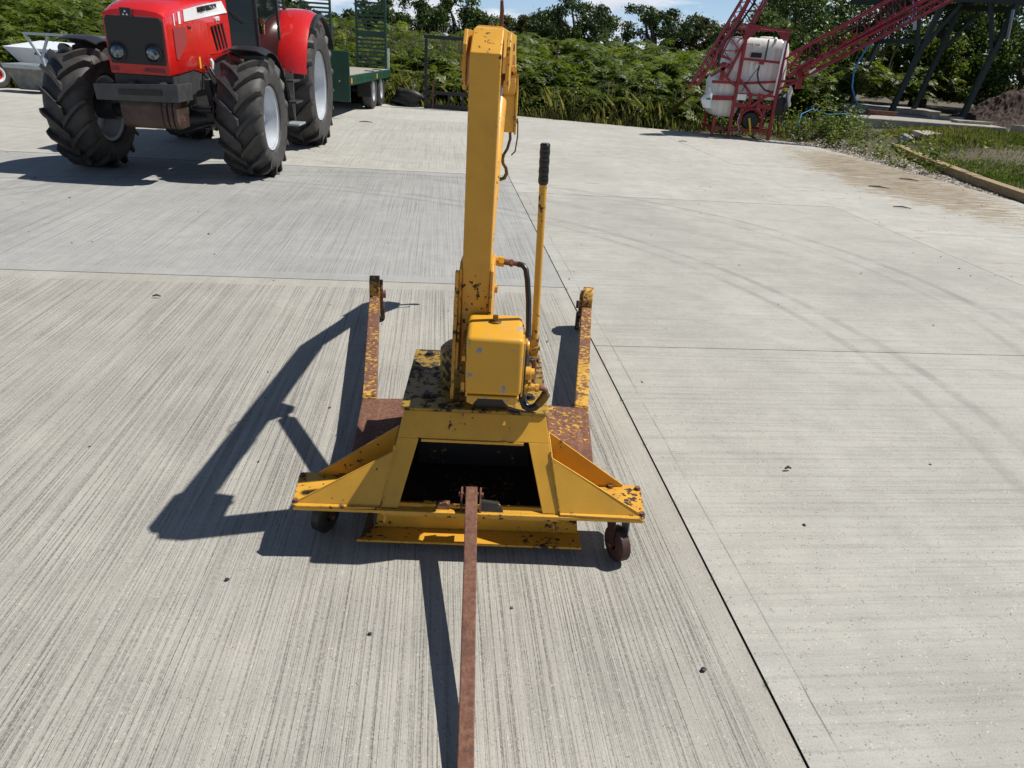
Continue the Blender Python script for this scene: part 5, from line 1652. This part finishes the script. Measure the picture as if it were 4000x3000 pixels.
gbar('top_beam', (10.2, 21.9, 3.52), (14.4, 20.7, 3.50), .14, .16)
gbar('top_beam', (10.4, 27.0, 3.70), (14.6, 25.0, 3.60), .14, .16)
gbar('top_beam', (10.9, 22.0, 3.66), (11.9, 27.0, 3.80), .14, .12)
gbar('top_beam', (12.32, 21.0, 3.66), (13.2, 25.2, 3.72), .14, .12)
gbar('top_beam', (7.6, 22.4, 3.66), (10.3, 22.0, 3.60), .14, .16)
gbar('brace', (10.60, 21.93, 2.10), (11.35, 21.8, 3.42), .09, .09)
gbar('brace', (10.60, 21.93, 2.15), (10.30, 21.95, 3.42), .09, .09)
gbar('brace', (12.08, 20.95, 2.30), (11.85, 21.3, 3.42), .09, .09)
gbar('brace', (12.83, 25.2, 2.20), (13.7, 25.15, 3.45), .09, .09)
gbar('brace', (11.46, 26.85, 2.6), (12.7, 26.2, 3.50), .09, .09)
gbar('tie', (10.68, 21.93, 2.46), (11.55, 26.9, 2.56), .12, .12)
MB().prism([(10.0 - ox, 21.6 - oy, 3.75), (14.4 - ox, 20.4 - oy, 3.75), (14.8 - ox, 25.4 - oy, 3.88), (11.6 - ox, 27.5 - oy, 3.88)], (0, 0, 0.04)).build('platform', 'green_stand', G_)
MB().beam((12.20 - ox, 20.82 - oy, 3.28), (12.30 - ox, 20.83 - oy, 2.62), 0.03, 0.10).build('flashing_strip', 'galv', G_)
MB().beam((10.25 - ox, 21.85 - oy, 3.02), (10.33 - ox, 21.85 - oy, 2.72), 0.02, 0.09).build('flashing_strip', 'galv', G_)

F1 = MB().prism([(8.0, 18.95, 0.05), (11.8, 18.80, 0.05), (12.1, 20.6, 0.05), (11.95, 21.25, 0.05), (9.9, 22.35, 0.05), (9.5, 20.6, 0.05), (8.1, 19.6, 0.05)], (0, 0, 0.52)).build('concrete_footing', 'footing', None, bevel=0.02)
prop(F1, 'long weathered concrete strip under the near legs of the green stand', 'concrete footing')
F2 = MB().prism([(8.3, 23.4, 0.05), (13.2, 24.6, 0.05), (13.4, 26.0, 0.05), (11.4, 27.4, 0.05), (10.0, 27.0, 0.05), (8.2, 24.9, 0.05)], (0, 0, 0.55)).build('concrete_footing', 'footing', None, bevel=0.02)
prop(F2, 'concrete strip under the far legs of the green stand beside the hedge', 'concrete footing')
block('kerb_block', 'brick_red', (9.45, 20.6, 0.572), (0.75, 0.30, 0.12), 2, 'reddish brick block lying on the near concrete strip', 'masonry block', -0.1)
block('plank', 'footing', (11.35, 19.6, 0.572), (1.0, 0.30, 0.07), 4, 'short grey plank resting on the right end of the near concrete strip', 'plank', 0.05)
block('plank', 'footing', (11.25, 20.6, 0.572), (0.8, 0.20, 0.09), 6, 'broken grey plank behind the short plank on the near concrete strip', 'plank', -0.25)
block('kerb_block', 'steel_black', (9.0, 24.2, 0.602), (0.62, 0.3, 0.12), 8, 'dark block at the left end of the far concrete strip', 'masonry block', 0.1)
block('rubble_stone', 'stone', (9.12, 17.35, tz(9.1, 17.35) - 0.01), (0.52, 0.42, 0.14), 12, 'pale flat slab of stone on the grass behind the timber edging', 'stone', 0.2, 0.12)
block('rubble_stone', 'stone_grey', (8.68, 17.35, tz(8.68, 17.35) - 0.03), (0.26, 0.26, 0.18), 13, 'small blue-grey stone left of the pale slab', 'stone', 0.6, 0.3)
block('rubble_stone', 'stone', (12.25, 18.65, tz(12.2, 18.65) + 0.02), (0.75, 0.35, 0.20), 14, 'pale stone block at the right edge beneath the soil heap', 'stone', 0.1)
# soil heap
hp_ = MB()
rows = []
for i in range(70):
    row = []
    for j in range(70):
        x = 11.9 + i * 0.06
        y = 20.0 + j * 0.06
        k = 1.10 * math.exp(-(((x - 14.0) / 1.25) ** 2 + ((y - 22.0) / 1.1) ** 2))
        row.append((x, y, tz(x, y) - 0.06 + k + 0.05 * math.sin(x * 7 + y * 5) * k + 0.06 * math.sin(x * 13 - y * 9) * k * 0.5 + 0.035 * random.uniform(-1, 1) * min(1, k * 3)))
    rows.append(row)
heap = hp_.grid(rows).build('soil_heap', 'soil_mat', None)
prop(heap, 'heap of dark reddish soil at the right edge behind the stand legs', 'soil heap')
for k in range(10):
    x, y = 12.1 + random.uniform(-.3, 1.2), 20.0 + random.uniform(-.5, .6)
    block('brick_fragment', 'brick_red' if k % 3 else 'stone', (x, y, tz(x, y) + 0.0), (random.uniform(.10, .22), random.uniform(.08, .14), random.uniform(.05, .10)), 40 + k,
          'broken piece of brick scattered at the foot of the soil heap', 'brick piece', random.uniform(0, 3), 0.1, group='brick fragments at the soil heap')
# weathered boards half hidden at the sprayer
bz = tz(7.3, 19.2)
o = MB().beam((6.35, 18.35, 0.10), (8.0, 20.6, tz(8, 20.6) + 0.12), 0.16, 0.06).build('old_board', 'grey_ply', None)
prop(o, 'grey weathered board lying in the shade right of the sprayer', 'board')
o = MB().beam((6.72, 18.15, 0.06), (8.5, 20.3, tz(8.5, 20.3) + 0.06), 0.10, 0.05).build('old_board', 'grey_ply', None)
prop(o, 'narrower grey board lying beside the weathered board next to the sprayer', 'board')
# blue water pipe hanging from the stand, and its loop in the grass
pp = [(9.74, 21.3, 3.60), (9.80, 21.25, 3.30), (9.86, 21.2, 2.99), (9.55, 21.1, 2.7), (9.05, 21.0, 2.45), (8.82, 21.0, 2.2), (8.68, 21.0, 1.85), (8.63, 21.0, 1.52), (8.68, 21.0, 1.2), (8.83, 21.0, 0.93), (9.00, 21.0, 0.72), (9.15, 21.0, 0.56), (9.45, 21.2, 0.53), (9.85, 21.6, 0.54), (10.1, 22.2, 0.62)]
o = MB().tube(pp, 0.022, 8).build('water_pipe', 'blue_hose', None, smooth=True)
prop(o, 'blue water pipe hanging from the top of the green stand', 'water pipe')
pp = [(9.15, 21.05, 0.55), (8.6, 20.7, 0.54), (8.0, 20.5, 0.50), (7.4, 20.1, 0.62), (6.95, 19.5, 0.52), (6.72, 18.9, 0.34), (6.62, 18.3, 0.10), (6.64, 17.9, 0.02)]
o = MB().tube(pp, 0.013, 8).build('water_pipe', 'blue_hose', None, smooth=True)
prop(o, 'length of blue pipe looping down through the grass to the concrete edge', 'water pipe')


# timber edging (two sleepers end to end, then more towards the frame edge)
def sleeper(a, b2, label, w_=0.20, h_=0.13):
    d_ = (Vector(b2) - Vector(a))
    L_ = d_.length
    m = MB().box(0, L_, -w_ / 2, w_ / 2, 0, h_)
    o = m.build('timber_sleeper', 'timber', None, bevel=0.008)
    o.location = a
    o.rotation_euler = (0, math.atan2(-d_.z, math.hypot(d_.x, d_.y)), math.atan2(d_.y, d_.x))
    return prop(o, label, 'timber sleeper', None)


sleeper((8.54, 17.55, 0.02), (8.03, 14.95, 0.0), 'mossy far timber sleeper edging the gravel by the stones')
sleeper((8.02, 14.93, 0.0), (7.66, 12.55, 0.0), 'middle timber sleeper edging the gravel beside the lawn')
sleeper((7.655, 12.53, 0.0), (7.36, 9.4, 0.0), 'near timber sleeper edging the gravel at the right frame edge', 0.20, 0.125)

# ------------------------------------------------------------------ loose bits on the concrete
def pebble(x, y, s, seed, label, mat='coal', group=None):
    return lump('stone_lump', mat, (x, y, s * 0.55), (s, s * 0.8, s * 0.6), seed, label, 'stone lump', group, sub=2, rough=0.35)


pebble(0.614, 1.500, 0.009, 1, 'black lump of grit on the near slab left of the long joint at lower right')
pebble(-0.87, 1.735, 0.007, 2, 'dark lump of grit on the slab at lower left of the crane')
pebble(-0.37, 1.55, 0.006, 3, 'small dark lump of grit left of the tow bar shadow')
pebble(0.05, 1.70, 0.006, 4, 'tiny blue-grey chip on the concrete just right of the tow bar', 'stone_grey')
for i, (x, y, a, l_) in enumerate(((-2.35, 4.25, 0.2, .05), (-3.55, 15.4, 0.1, .28), (5.3, 11.3, -0.35, .30), (4.9, 9.6, -0.3, .22), (6.3, 12.4, -0.4, .3), (3.2, 15.9, 0.3, .2), (1.22, 2.65, .3, .03))):
    o = MB().tube([(0, 0, .012), (l_ * .5, .02 * l_, .02), (l_, -.05 * l_, .012)], [.004 + l_ * .01, .006 + l_ * .02, .004], 6).build('twig', 'twig', None)
    o.location = (x, y, 0)
    o.rotation_euler = (0, 0, a)
    prop(o, ('small brown leaf stalk on the slab left of the crane legs', 'dark flat twig on the far slab between tractor and black frame', 'long dark twig at the edge of the mud stain near the timber',
             'dark twig on the pale slab nearest the long crane mast side of the mud stain', 'dark twig in the middle of the mud stain by the gravel',
             'short twig on the far slab in front of the sprayer', 'tiny twig on the near slab right of the crane leg')[i], 'twig', 'twigs lying on the yard')

# ------------------------------------------------------------------ ground cover: stones, grass, bracken
def scatter_stones(n, xr, yr, dr, smin, smax, name, cond=None):
    x = RNG.uniform(*xr, n)
    y = RNG.uniform(*yr, n)
    d = yard_dist(x, y)
    k = (d > dr[0]) & (d < dr[1])
    if cond is not None:
        k &= cond(x, y)
    x, y, d = x[k], y[k], d[k]
    z = terrain(x, y)
    z = np.where(d < 0, 0.0, np.maximum(z, -0.02))
    n = len(x)
    s = RNG.uniform(smin, smax, n) * RNG.uniform(.6, 1.3, n)
    base = np.array([(1, 0, 0), (0, 1, 0), (-1, 0, 0), (0, -1, 0), (0, 0, 1), (0, 0, -1)], float)
    F_ = np.array([(0, 1, 4), (1, 2, 4), (2, 3, 4), (3, 0, 4), (1, 0, 5), (2, 1, 5), (3, 2, 5), (0, 3, 5)])
    jit = RNG.uniform(.6, 1.25, (n, 6, 1))
    ang = RNG.uniform(0, 6.28, n)
    P = base[None] * jit * s[:, None, None] * np.array([1.2, .9, .6])
    ca, sa = np.cos(ang)[:, None], np.sin(ang)[:, None]
    X = P[:, :, 0] * ca - P[:, :, 1] * sa
    Y = P[:, :, 0] * sa + P[:, :, 1] * ca
    P = np.stack([X + x[:, None], Y + y[:, None], P[:, :, 2] + z[:, None] + s[:, None] * .25], 2)
    V_ = P[:, F_, :].reshape(-1, 3, 3)
    tint = np.repeat(RNG.uniform(0, 1, n), 8)
    o = fast_mesh(name, V_, 3, 'gravel', tint)
    return prop(o, None, None, None, 'stuff')


def near_edge(x, y):
    d = -yard_dist(x, y)
    w_ = 0.05 + 0.55 * np.exp(-d / 0.7) + 0.25 * np.exp(-(((x - 6.0) / 1.6) ** 2 + ((y - 12.5) / 4.5) ** 2))
    return (x > -9) & (y > 2.2) & (RNG.uniform(0, 1, len(x)) < w_)


g0 = scatter_stones(9000, (-9, 8), (2.2, 20.3), (-12, -0.01), 0.0035, 0.0095, 'dirt_crumbs', near_edge)
prop(g0, 'crumbs of dirt and grit scattered over the pale slabs', 'grit')
g0.data.materials[0] = M['twig']
g1 = scatter_stones(26000, (6.4, 8.6), (8.5, 17.8), (0.02, 1.15), 0.012, 0.030, 'gravel', lambda x, y: (x < 7.35 + (y - 9.4) * 0.139 - 0.10) & (RNG.uniform(0, 1, len(x)) < sst(y, 9, 12) * .8 + .25))
prop(g1, 'pale gravel strip between the concrete and the timber edging', 'gravel')


def blades(n, xr, yr, cond, hmin, hmax, name, mat, label, cat, lean=0.35, wid=0.012, tintf=None, clump=0.0):
    x = RNG.uniform(*xr, n)
    y = RNG.uniform(*yr, n)
    if clump > 0:
        x = np.round(x / clump) * clump + RNG.normal(0, clump * .28, n)
        y = np.round(y / clump) * clump + RNG.normal(0, clump * .28, n)
    d = yard_dist(x, y)
    k = cond(x, y, d)
    x, y, d = x[k], y[k], d[k]
    n = len(x)
    z = terrain(x, y)
    h = RNG.uniform(hmin, hmax, n) * (0.65 + 0.5 * (wob(x * 2, y * 2) * .5 + .5))
    a = RNG.uniform(0, 6.28, n)
    l_ = RNG.uniform(0.1, lean, n) * h
    dx, dy = np.cos(a), np.sin(a)
    w_ = wid * (0.6 + RNG.uniform(0, .8, n))
    b0 = np.stack([x - dy * w_, y + dx * w_, z - .02], 1)
    b1 = np.stack([x + dy * w_, y - dx * w_, z - .02], 1)
    m0 = np.stack([x + dx * l_ * .42 + dy * w_ * .8, y + dy * l_ * .42 - dx * w_ * .8, z + h * .62], 1)
    m1 = np.stack([x + dx * l_ * .42 - dy * w_ * .8, y + dy * l_ * .42 + dx * w_ * .8, z + h * .62], 1)
    tp_ = np.stack([x + dx * l_, y + dy * l_, z + h], 1)
    V_ = np.stack([b0, b1, m0, tp_, m1], 1)
    tint = RNG.uniform(0, 1, n) if tintf is None else np.clip(tintf(x, y, d) + RNG.normal(0, .18, n), 0, 1)
    o = fast_mesh(name, V_, 5, mat, tint)
    return prop(o, label, cat, None, 'stuff')


isright = lambda x, y: (x - 0.139 * (y - 9.4)) > 7.50
blades(42000, (-24, 7.2), (17.0, 24), lambda x, y, d: (d > 0.25) & (d < 2.0) & (wob(x * 1.9, y) > -.2) & (x < 4.2), 0.30, 0.85, 'tall_verge_grass', 'grass',
       'taller straw-coloured grass leaning out of the bracken along the verge', 'grass', 0.9, 0.006, lambda x, y, d: 0.68 + 0.2 * wob(x * 2, y), 0.22)
blades(125000, (-24, 7.2), (12.5, 24), lambda x, y, d: (d > 0.02) & (d < 1.5) & ((y > 17.9) | (x < 5)) & (RNG.uniform(0, 1, len(x)) > d / 2.2) & ~isright(x, y) & ~((x > 4.2) & (x < 6.0) & (d < .6) & (y < 18.9)), 0.05, 0.36, 'verge_grass', 'grass',
       'mixed green and straw-coloured grass along the far concrete edge', 'grass', 0.7, 0.007,
       lambda x, y, d: 0.45 + 0.30 * (x > 1.5) * (1 - d / 1.6) + 0.2 * np.sin(x * 1.3), 0.10)
blades(90000, (7.4, 13.5), (9.5, 18.9), lambda x, y, d: isright(x, y) & (RNG.uniform(0, 1, len(x)) < np.clip(.50 + .75 * wob(x * 1.2 + 3, y * 1.2) - sst(y, 13.8, 16.5) * .45, .05, .9)), 0.025, 0.08, 'lawn', 'lawn',
       'short patchy green grass behind the timber edging', 'grass', 0.8, 0.007)
blades(42000, (7.0, 13.0), (15.6, 21.5), lambda x, y, d: (d > .35) & (isright(x, y) | (y > 17.9)) & (RNG.uniform(0, 1, len(x)) < .35 + .5 * wob(x * 2, y * 2)) & ~((x > 7.8) & (y > 18.4)), 0.04, 0.16, 'bank_grass', 'grass',
       'dry yellowish grass on the low bank in front of the footings', 'grass', 0.6, 0.008, lambda x, y, d: 0.45 + 0.25 * wob(x, y), 0.12)
blades(3500, (6.6, 8.0), (9.5, 17.5), lambda x, y, d: (d > .03) & ~isright(x, y) & (wob(x * 2.5, y * 1.5) > .55), 0.04, 0.14, 'gravel_weeds', 'lawn',
       'small green weeds growing in the gravel strip', 'weeds', 0.8, 0.008, None, 0.14)


def bracken(name, n_pl, xr, yr, cond, hmin, hmax, label, mat='bracken', nf=(7, 11), flen=(.45, .88)):
    x = RNG.uniform(*xr, n_pl * 4)
    y = RNG.uniform(*yr, n_pl * 4)
    d = yard_dist(x, y)
    k = cond(x, y, d)
    x, y, d = x[k][:n_pl], y[k][:n_pl], d[k][:n_pl]
    n = len(x)
    zg = terrain(x, y)
    ph = RNG.uniform(hmin, hmax, n) * (0.45 + 0.55 * sst(d, .5, 2.6)) * (0.85 + .2 * wob(x * 1.4, y * 1.1))
    nfr = RNG.integers(nf[0], nf[1], n)
    pid = np.repeat(np.arange(n), nfr)
    m = len(pid)
    level = RNG.uniform(0.25, 1.0, m) ** 0.7
    az = RNG.uniform(0, 2 * np.pi, m)
    ln = RNG.uniform(*flen, m) * (0.55 + 0.35 * level)
    org = np.stack([x[pid], y[pid], zg[pid] + ph[pid] * level * 0.82], 1)
    hd = np.stack([np.cos(az), np.sin(az), np.zeros(m)], 1)
    elev = RNG.uniform(0.25, 1.0, m)
    NP = 9
    s_ = (np.arange(NP) + 1.0) / (NP + 0.5)
    # rachis: starts rising, arches over
    tt = s_[None, :, None]
    L = ln[:, None, None]
    P = org[:, None, :] + hd[:, None, :] * L * tt * np.cos(elev)[:, None, None] + np.array([0, 0, 1.0]) * (L * tt * np.sin(elev)[:, None, None] - L * 0.75 * tt ** 2 * .8)
    tan = hd[:, None, :] * np.cos(elev)[:, None, None] + np.array([0, 0, 1.0]) * (np.sin(elev)[:, None, None] - 1.2 * tt)
    tan = tan / np.linalg.norm(tan, axis=2, keepdims=True)
    side = np.cross(hd, np.array([0, 0, 1.0]))
    side = side / np.linalg.norm(side, axis=1, keepdims=True)
    roll_ = RNG.uniform(-.5, .5, m)
    out = []
    tn = []
    pl = (0.30 * np.sin(np.pi * (0.18 + 0.80 * s_)) ** 0.8)[None, :, None] * L
    tb = RNG.uniform(0, 1, m)
    for sg in (-1, 1):
        sd = side[:, None, :] * sg * np.cos(roll_)[:, None, None] + np.array([0, 0, 1.0]) * (np.sin(roll_) * sg)[:, None, None]
        dirp = sd * 0.88 + tan * 0.42 + np.array([0, 0, -0.14]) + RNG.normal(0, .10, P.shape)
        tip = P + dirp * pl
        wv = tan * (0.22 * pl)
        mid = P + dirp * pl * 0.42
        q4 = np.stack([P, mid + wv, tip, mid - wv], 2)
        out.append(q4.reshape(-1, 4, 3))
        tn.append(np.repeat(tb, NP))
    # rachis strips
    V_ = np.concatenate(out)
    tint = np.concatenate(tn)
    tint = np.clip(tint * .75 + RNG.uniform(0, .25, len(tint)), 0, 1)
    o = fast_mesh(name, V_, 4, mat, tint)
    return prop(o, label, 'bracken', None, 'stuff')


bracken('bracken', 3600, (-25, 8.5), (13, 31), lambda x, y, d: (d > .75) & (d < 6.5) & ~((x > 4.0) & (y < 19.7) & (x < 6.4)) & ~((x > 6.2) & (y < 21.2)) & (RNG.uniform(0, 1, len(x)) < 1.15 - d * .12), 1.05, 1.62,
        'dense stand of tall green bracken behind the yard')
bracken('bracken', 1500, (-32, 16), (20, 42), lambda x, y, d: (d > 6.0) & (d < 18) & ~((x > 9) & (y < 28)), 1.3, 1.9, 'bracken stretching up the rough ground to the trees', nf=(6, 9), flen=(.8, 1.25))

bracken('bracken', 520, (8.2, 17.5), (24, 31), lambda x, y, d: (y > 24.6 + 0.42 * (x - 8.2)), 1.2, 1.9, 'yellowish bracken and brambles close behind the steel stand')
bracken('bracken', 150, (6.3, 9.5), (19.4, 24.5), lambda x, y, d: (y > 21.4 - 0.2 * (x - 6.3)) & (x < 8.2 + .2 * (y - 20)) , 0.5, 1.0, 'low bracken on the bank between sprayer and stand')
# pale dead stems above the bracken left of the mast
def stems(n, xr, yr, zt, name, label, cat, hmin, hmax, mat='straw'):
    x = RNG.uniform(*xr, n)
    y = RNG.uniform(*yr, n)
    z = terrain(x, y) + zt
    h = RNG.uniform(hmin, hmax, n)
    a = RNG.uniform(0, 6.28, n)
    le = RNG.uniform(0, .25, n) * h
    w_ = 0.007
    ex = np.cos(a) * le
    V_ = np.stack([np.stack([x - w_, y, z], 1), np.stack([x + w_, y, z], 1), np.stack([x + ex + w_, y, z + h], 1), np.stack([x + ex - w_, y, z + h * 1.02], 1)], 1)
    o = fast_mesh(name, V_, 4, mat, RNG.uniform(0, 1, n))
    return prop(o, label, cat, None, 'stuff')


stems(230, (-6.6, -0.8), (22, 24.5), 0.6, 'dead_stems', 'pale dead willowherb stems rising above the bracken', 'dead stems', 0.7, 1.25)
stems(160, (1.5, 6), (19.2, 21.2), 0.0, 'dead_stems', 'pale dry stalks in the verge between the mast and the sprayer', 'dead stems', 0.4, 1.0)
stems(24, (9.0, 13), (26.5, 28.5), 0.5, 'dead_stems', 'dry yellowish stalks behind the steel stand', 'dead stems', 0.8, 1.7)


# leafy weeds along the verge (docks, nettles) as broad leaves
def weeds(n, cond, xr, yr, name, label, mat, hmin=.25, hmax=.8, size=(.05, .11)):
    x = RNG.uniform(*xr, n * 5)
    y = RNG.uniform(*yr, n * 5)
    d = yard_dist(x, y)
    k = cond(x, y, d)
    x, y, d = x[k][:n], y[k][:n], d[k][:n]
    n = len(x)
    zg = terrain(x, y)
    NL = 26
    pid = np.repeat(np.arange(n), NL)
    h = RNG.uniform(hmin, hmax, n)[pid] * RNG.uniform(.05, 1, len(pid))
    a = RNG.uniform(0, 6.28, len(pid))
    rr = RNG.uniform(.02, .16, len(pid))
    c = np.stack([x[pid] + np.cos(a) * rr, y[pid] + np.sin(a) * rr, zg[pid] + h], 1)
    d_ = unit(np.stack([np.cos(a), np.sin(a), RNG.uniform(-.6, .8, len(pid))], 1))
    nn = unit(RNG.normal(0, .5, c.shape) + np.array([0, 0, 1.0]))
    ln = RNG.uniform(*size, len(pid))
    o = fast_mesh(name, leaf_quads(c, d_, nn, ln, ln * .5), 4, mat, np.clip(RNG.uniform(0, 1, n)[pid] * .6 + RNG.uniform(0, .4, len(pid)), 0, 1))
    return prop(o, label, 'weeds', None, 'stuff')


weeds(900, lambda x, y, d: (d > .25) & (d < 2.2) & (x < 8), (-24, 8), (13, 24), 'verge_weeds', 'nettles and docks growing through the verge grass', 'bracken')
weeds(150, lambda x, y, d: (d > .3) & (d < 2.4) & (y > 17.8) & (x > 6.2), (6.2, 8.2), (17.8, 20.8), 'bank_weeds', 'low brambles and weeds on the shaded mound right of the sprayer', 'dark_bramble', .10, .32, (.04, .08))


def joint_weeds():
    n = 420
    v_ = RNG.uniform(1.0, 9.0, n)
    v_ = np.round(v_ / .45) * .45 + RNG.normal(0, .012, n)
    u_ = 0.960 + RNG.normal(0, .003, n)
    x = u_ * cy - v_ * sy_
    y = u_ * sy_ + v_ * cy
    a = RNG.uniform(0, 6.28, n)
    h = RNG.uniform(.004, .013, n)
    w_ = .0012
    z = np.full(n, -.012)
    V_ = np.stack([np.stack([x - w_, y, z], 1), np.stack([x + w_, y, z], 1), np.stack([x + np.cos(a) * h, y + np.sin(a) * h, z + .012 + h], 1)], 1)
    o = fast_mesh('joint_moss', V_, 3, 'lawn', RNG.uniform(0, 1, n))
    prop(o, 'tiny green weeds rooted in the long slab joint', 'weeds', None, 'stuff')


joint_weeds()

# ------------------------------------------------------------------ trees and shrubs
def leafy(name, label, cat, base, crown, nclump, nleaf, lsize, mat, trunk_r, trunk_h, group=None, seed=0, flat=1.0, limbs=5, fill=0.75):
    """crown: list of (cx, cy, cz, rx, ry, rz) relative to base"""
    rg = np.random.default_rng(seed)
    root = thing(name, label, cat, base, 0, group)
    tot = sum(c[3] * c[4] * c[5] for c in crown)
    Cs = []
    for c in crown:
        k = max(4, int(nclump * (c[3] * c[4] * c[5]) / tot))
        v = unit(rg.normal(0, 1, (k, 3)))
        rad = rg.uniform(.35, 1.0, (k, 1)) ** .5
        Cs.append(np.array(c[:3]) + v * rad * np.array(c[3:6]) * .88)
    C_ = np.concatenate(Cs)
    mr = np.mean([min(c[3:6]) for c in crown])
    cr = rg.uniform(.26, .52, len(C_)) * mr
    per = max(10, nleaf // len(C_))
    pid = np.repeat(np.arange(len(C_)), per)
    v = unit(rg.normal(0, 1, (len(pid), 3)) + np.array([0, 0, .25]))
    rad = np.abs(rg.normal(.72, .30, (len(pid), 1))) * cr[pid][:, None]
    pos = C_[pid] + v * rad * np.array([1.15, 1.15, .85])
    d_ = unit(rg.normal(0, 1, pos.shape) + np.array([0, 0, -.3]))
    nn = unit(v + rg.normal(0, .6, pos.shape))
    ln = rg.uniform(lsize[0], lsize[1], len(pid))
    q4 = leaf_quads(pos, d_, nn, ln, ln * .55)
    tint = np.clip(rg.uniform(0, 1, len(C_))[pid] * .55 + rg.uniform(0, .45, len(pid)), 0, 1)
    fast_mesh('crown', q4, 4, mat, tint, root)
    tm = MB()
    topc = np.mean(C_, axis=0)
    tm.tube([(0, 0, -.3), (0.05, 0.02, trunk_h * .5), (topc[0] * .3, topc[1] * .3, trunk_h)], [trunk_r * 1.25, trunk_r, trunk_r * .75], 8)
    for k in range(limbs):
        t_ = C_[rg.integers(len(C_))]
        s0 = np.array([topc[0] * .3 * rg.uniform(.6, 1), topc[1] * .3, trunk_h * rg.uniform(.7, 1)])
        mid = (s0 + t_) / 2 + rg.normal(0, .15, 3)
        tm.tube([tuple(s0), tuple(mid), tuple(t_)], [trunk_r * .5, trunk_r * .32, trunk_r * .1], 6)
    tm.build('trunk', 'bark', root, smooth=True)
    return root


def tree(x, y, top, rx, mat, label, seed, name='tree', ry=None, low=0.25, n=10500, ls=(.11, .21), group='trees beyond the bracken'):
    z0 = tz(x, y)
    H_ = top - z0
    rz = (H_ - low) / 2
    rg = random.Random(seed)
    cr = [(0, 0, low + rz, rx * .80, (ry or rx) * .80, rz)]
    for k in range(5):
        a = rg.uniform(0, 6.28)
        q_ = rg.uniform(.35, .7)
        s_ = rg.uniform(.35, .55)
        cr.append((math.cos(a) * rx * q_, math.sin(a) * rx * q_, low + rz * rg.uniform(.6, 1.55), rx * s_, rx * s_, rz * s_))
    return leafy(name, label, 'tree', (x, y, z0), cr, 46, n, ls, mat, 0.14 + rx * .05, low + rz * .7, group, seed)


DT = 'oak_leaf'
TR = [
    # x, y, top, rx, mat, label
    (-8.9, 42, 3.5, 1.9, DT, 'dark round-topped tree just right of the green trailer ramps'),
    (-6.6, 41, 4.0, 2.0, DT, 'tall dark tree left of the crane mast'),
    (-4.2, 40, 4.1, 2.1, 'dark_bramble', 'brighter green bushy tree directly left of the mast top'),
    (-1.7, 46, 3.4, 1.9, 'scrub_leaf', 'low olive scrub tree just behind the rod on the mast'),
    (0.4, 48, 3.8, 1.4, 'scrub_leaf', 'low olive tree between the mast and the broad dark tree'),
    (1.9, 43, 4.6, 2.3, DT, 'broad dark tree rising highest between mast and sprayer'),
    (7.1, 47, 4.5, 2.6, DT, 'wide rounded tree with light gaps in the middle of the skyline'),
    (9.7, 49, 4.2, 2.0, 'scrub_leaf', 'lower tree right of the wide rounded tree'),
    (11.8, 50, 3.8, 1.9, DT, 'small dark tree behind the left sprayer boom'),
    (-13.6, 44, 3.6, 2.2, DT, 'dark tree seen through the far ramp slats'),
    (-16.6, 46, 4.0, 2.0, 'scrub_leaf', 'pale scrubby tree above the red rear fender'),
    (5.0, 60, 3.0, 2.6, 'scrub_leaf', 'distant low bush under the gap of sky'),
    (-11.2, 52, 3.4, 2.2, 'scrub_leaf', 'far scrub tree between the two trailer ramps'),
    (15.0, 46, 4.6, 2.6, DT, 'dark tree behind the top of the sprayer frame'),
    (-21.0, 34, 4.2, 2.6, 'scrub_leaf', 'leafy tree above the bracken left of the tractor hood'),
    (-26.5, 34, 4.4, 2.8, DT, 'dark tree above the bracken at the far left'),
]
for i, (x, y, top, rx, mt, lb) in enumerate(TR):
    tree(x, y, top, rx * 1.30, mt, lb, 50 + i)

SH = [
    (9.9, 31.0, 5.6, 2.3, 'willow_leaf', 'silvery-leaved sallow bush filling the sky right of the sprayer tank', 9000),
    (12.9, 32.5, 6.6, 2.6, 'willow_leaf', 'tall sallow bush behind the long sprayer boom', 9000),
    (8.0, 27.3, 3.2, 1.7, 'dark_bramble', 'dark hazel bush directly behind the sprayer', 7000),
    (15.8, 31.5, 6.8, 2.6, 'dark_bramble', 'tall dark bush behind the middle of the steel stand', 9000),
    (18.8, 32.0, 6.6, 2.6, 'willow_leaf', 'grey-green bush behind the right legs of the steel stand', 9000),
    (21.8, 31.5, 6.6, 2.8, 'dark_bramble', 'dark bush at the top right corner', 9000),
    (17.3, 27.4, 3.6, 1.8, 'dark_bramble', 'bramble bush beside the soil heap', 7000),
    (14.6, 29.0, 3.4, 1.9, 'bracken', 'yellow-green bush low behind the steel stand', 7000),
    (11.3, 29.6, 3.0, 1.8, 'bracken', 'light green bush low behind the blue pipe', 7000),
    (25.0, 33.0, 6.8, 2.8, 'willow_leaf', 'grey-green bush beyond the right edge of the view', 7000),
]
for i, (x, y, top, rx, mt, lb, nn_) in enumerate(SH):
    tree(x, y, top, rx * 1.18, mt, lb, 90 + i, 'shrub', None, 0.02, nn_ * 2, (.09, .17), 'shrubs behind the steel stand')
for i, (x, y, hh, tl) in enumerate(((0.55, 21.8, 1.75, 0.08),)):
    o = MB().beam((x, y, tz(x, y) - .1), (x + tl, y, hh), 0.05, 0.05).build('fence_stake', 'rust_bar', None)
    prop(o, 'thin brown wooden stake standing in the bracken right of the mast', 'stake')
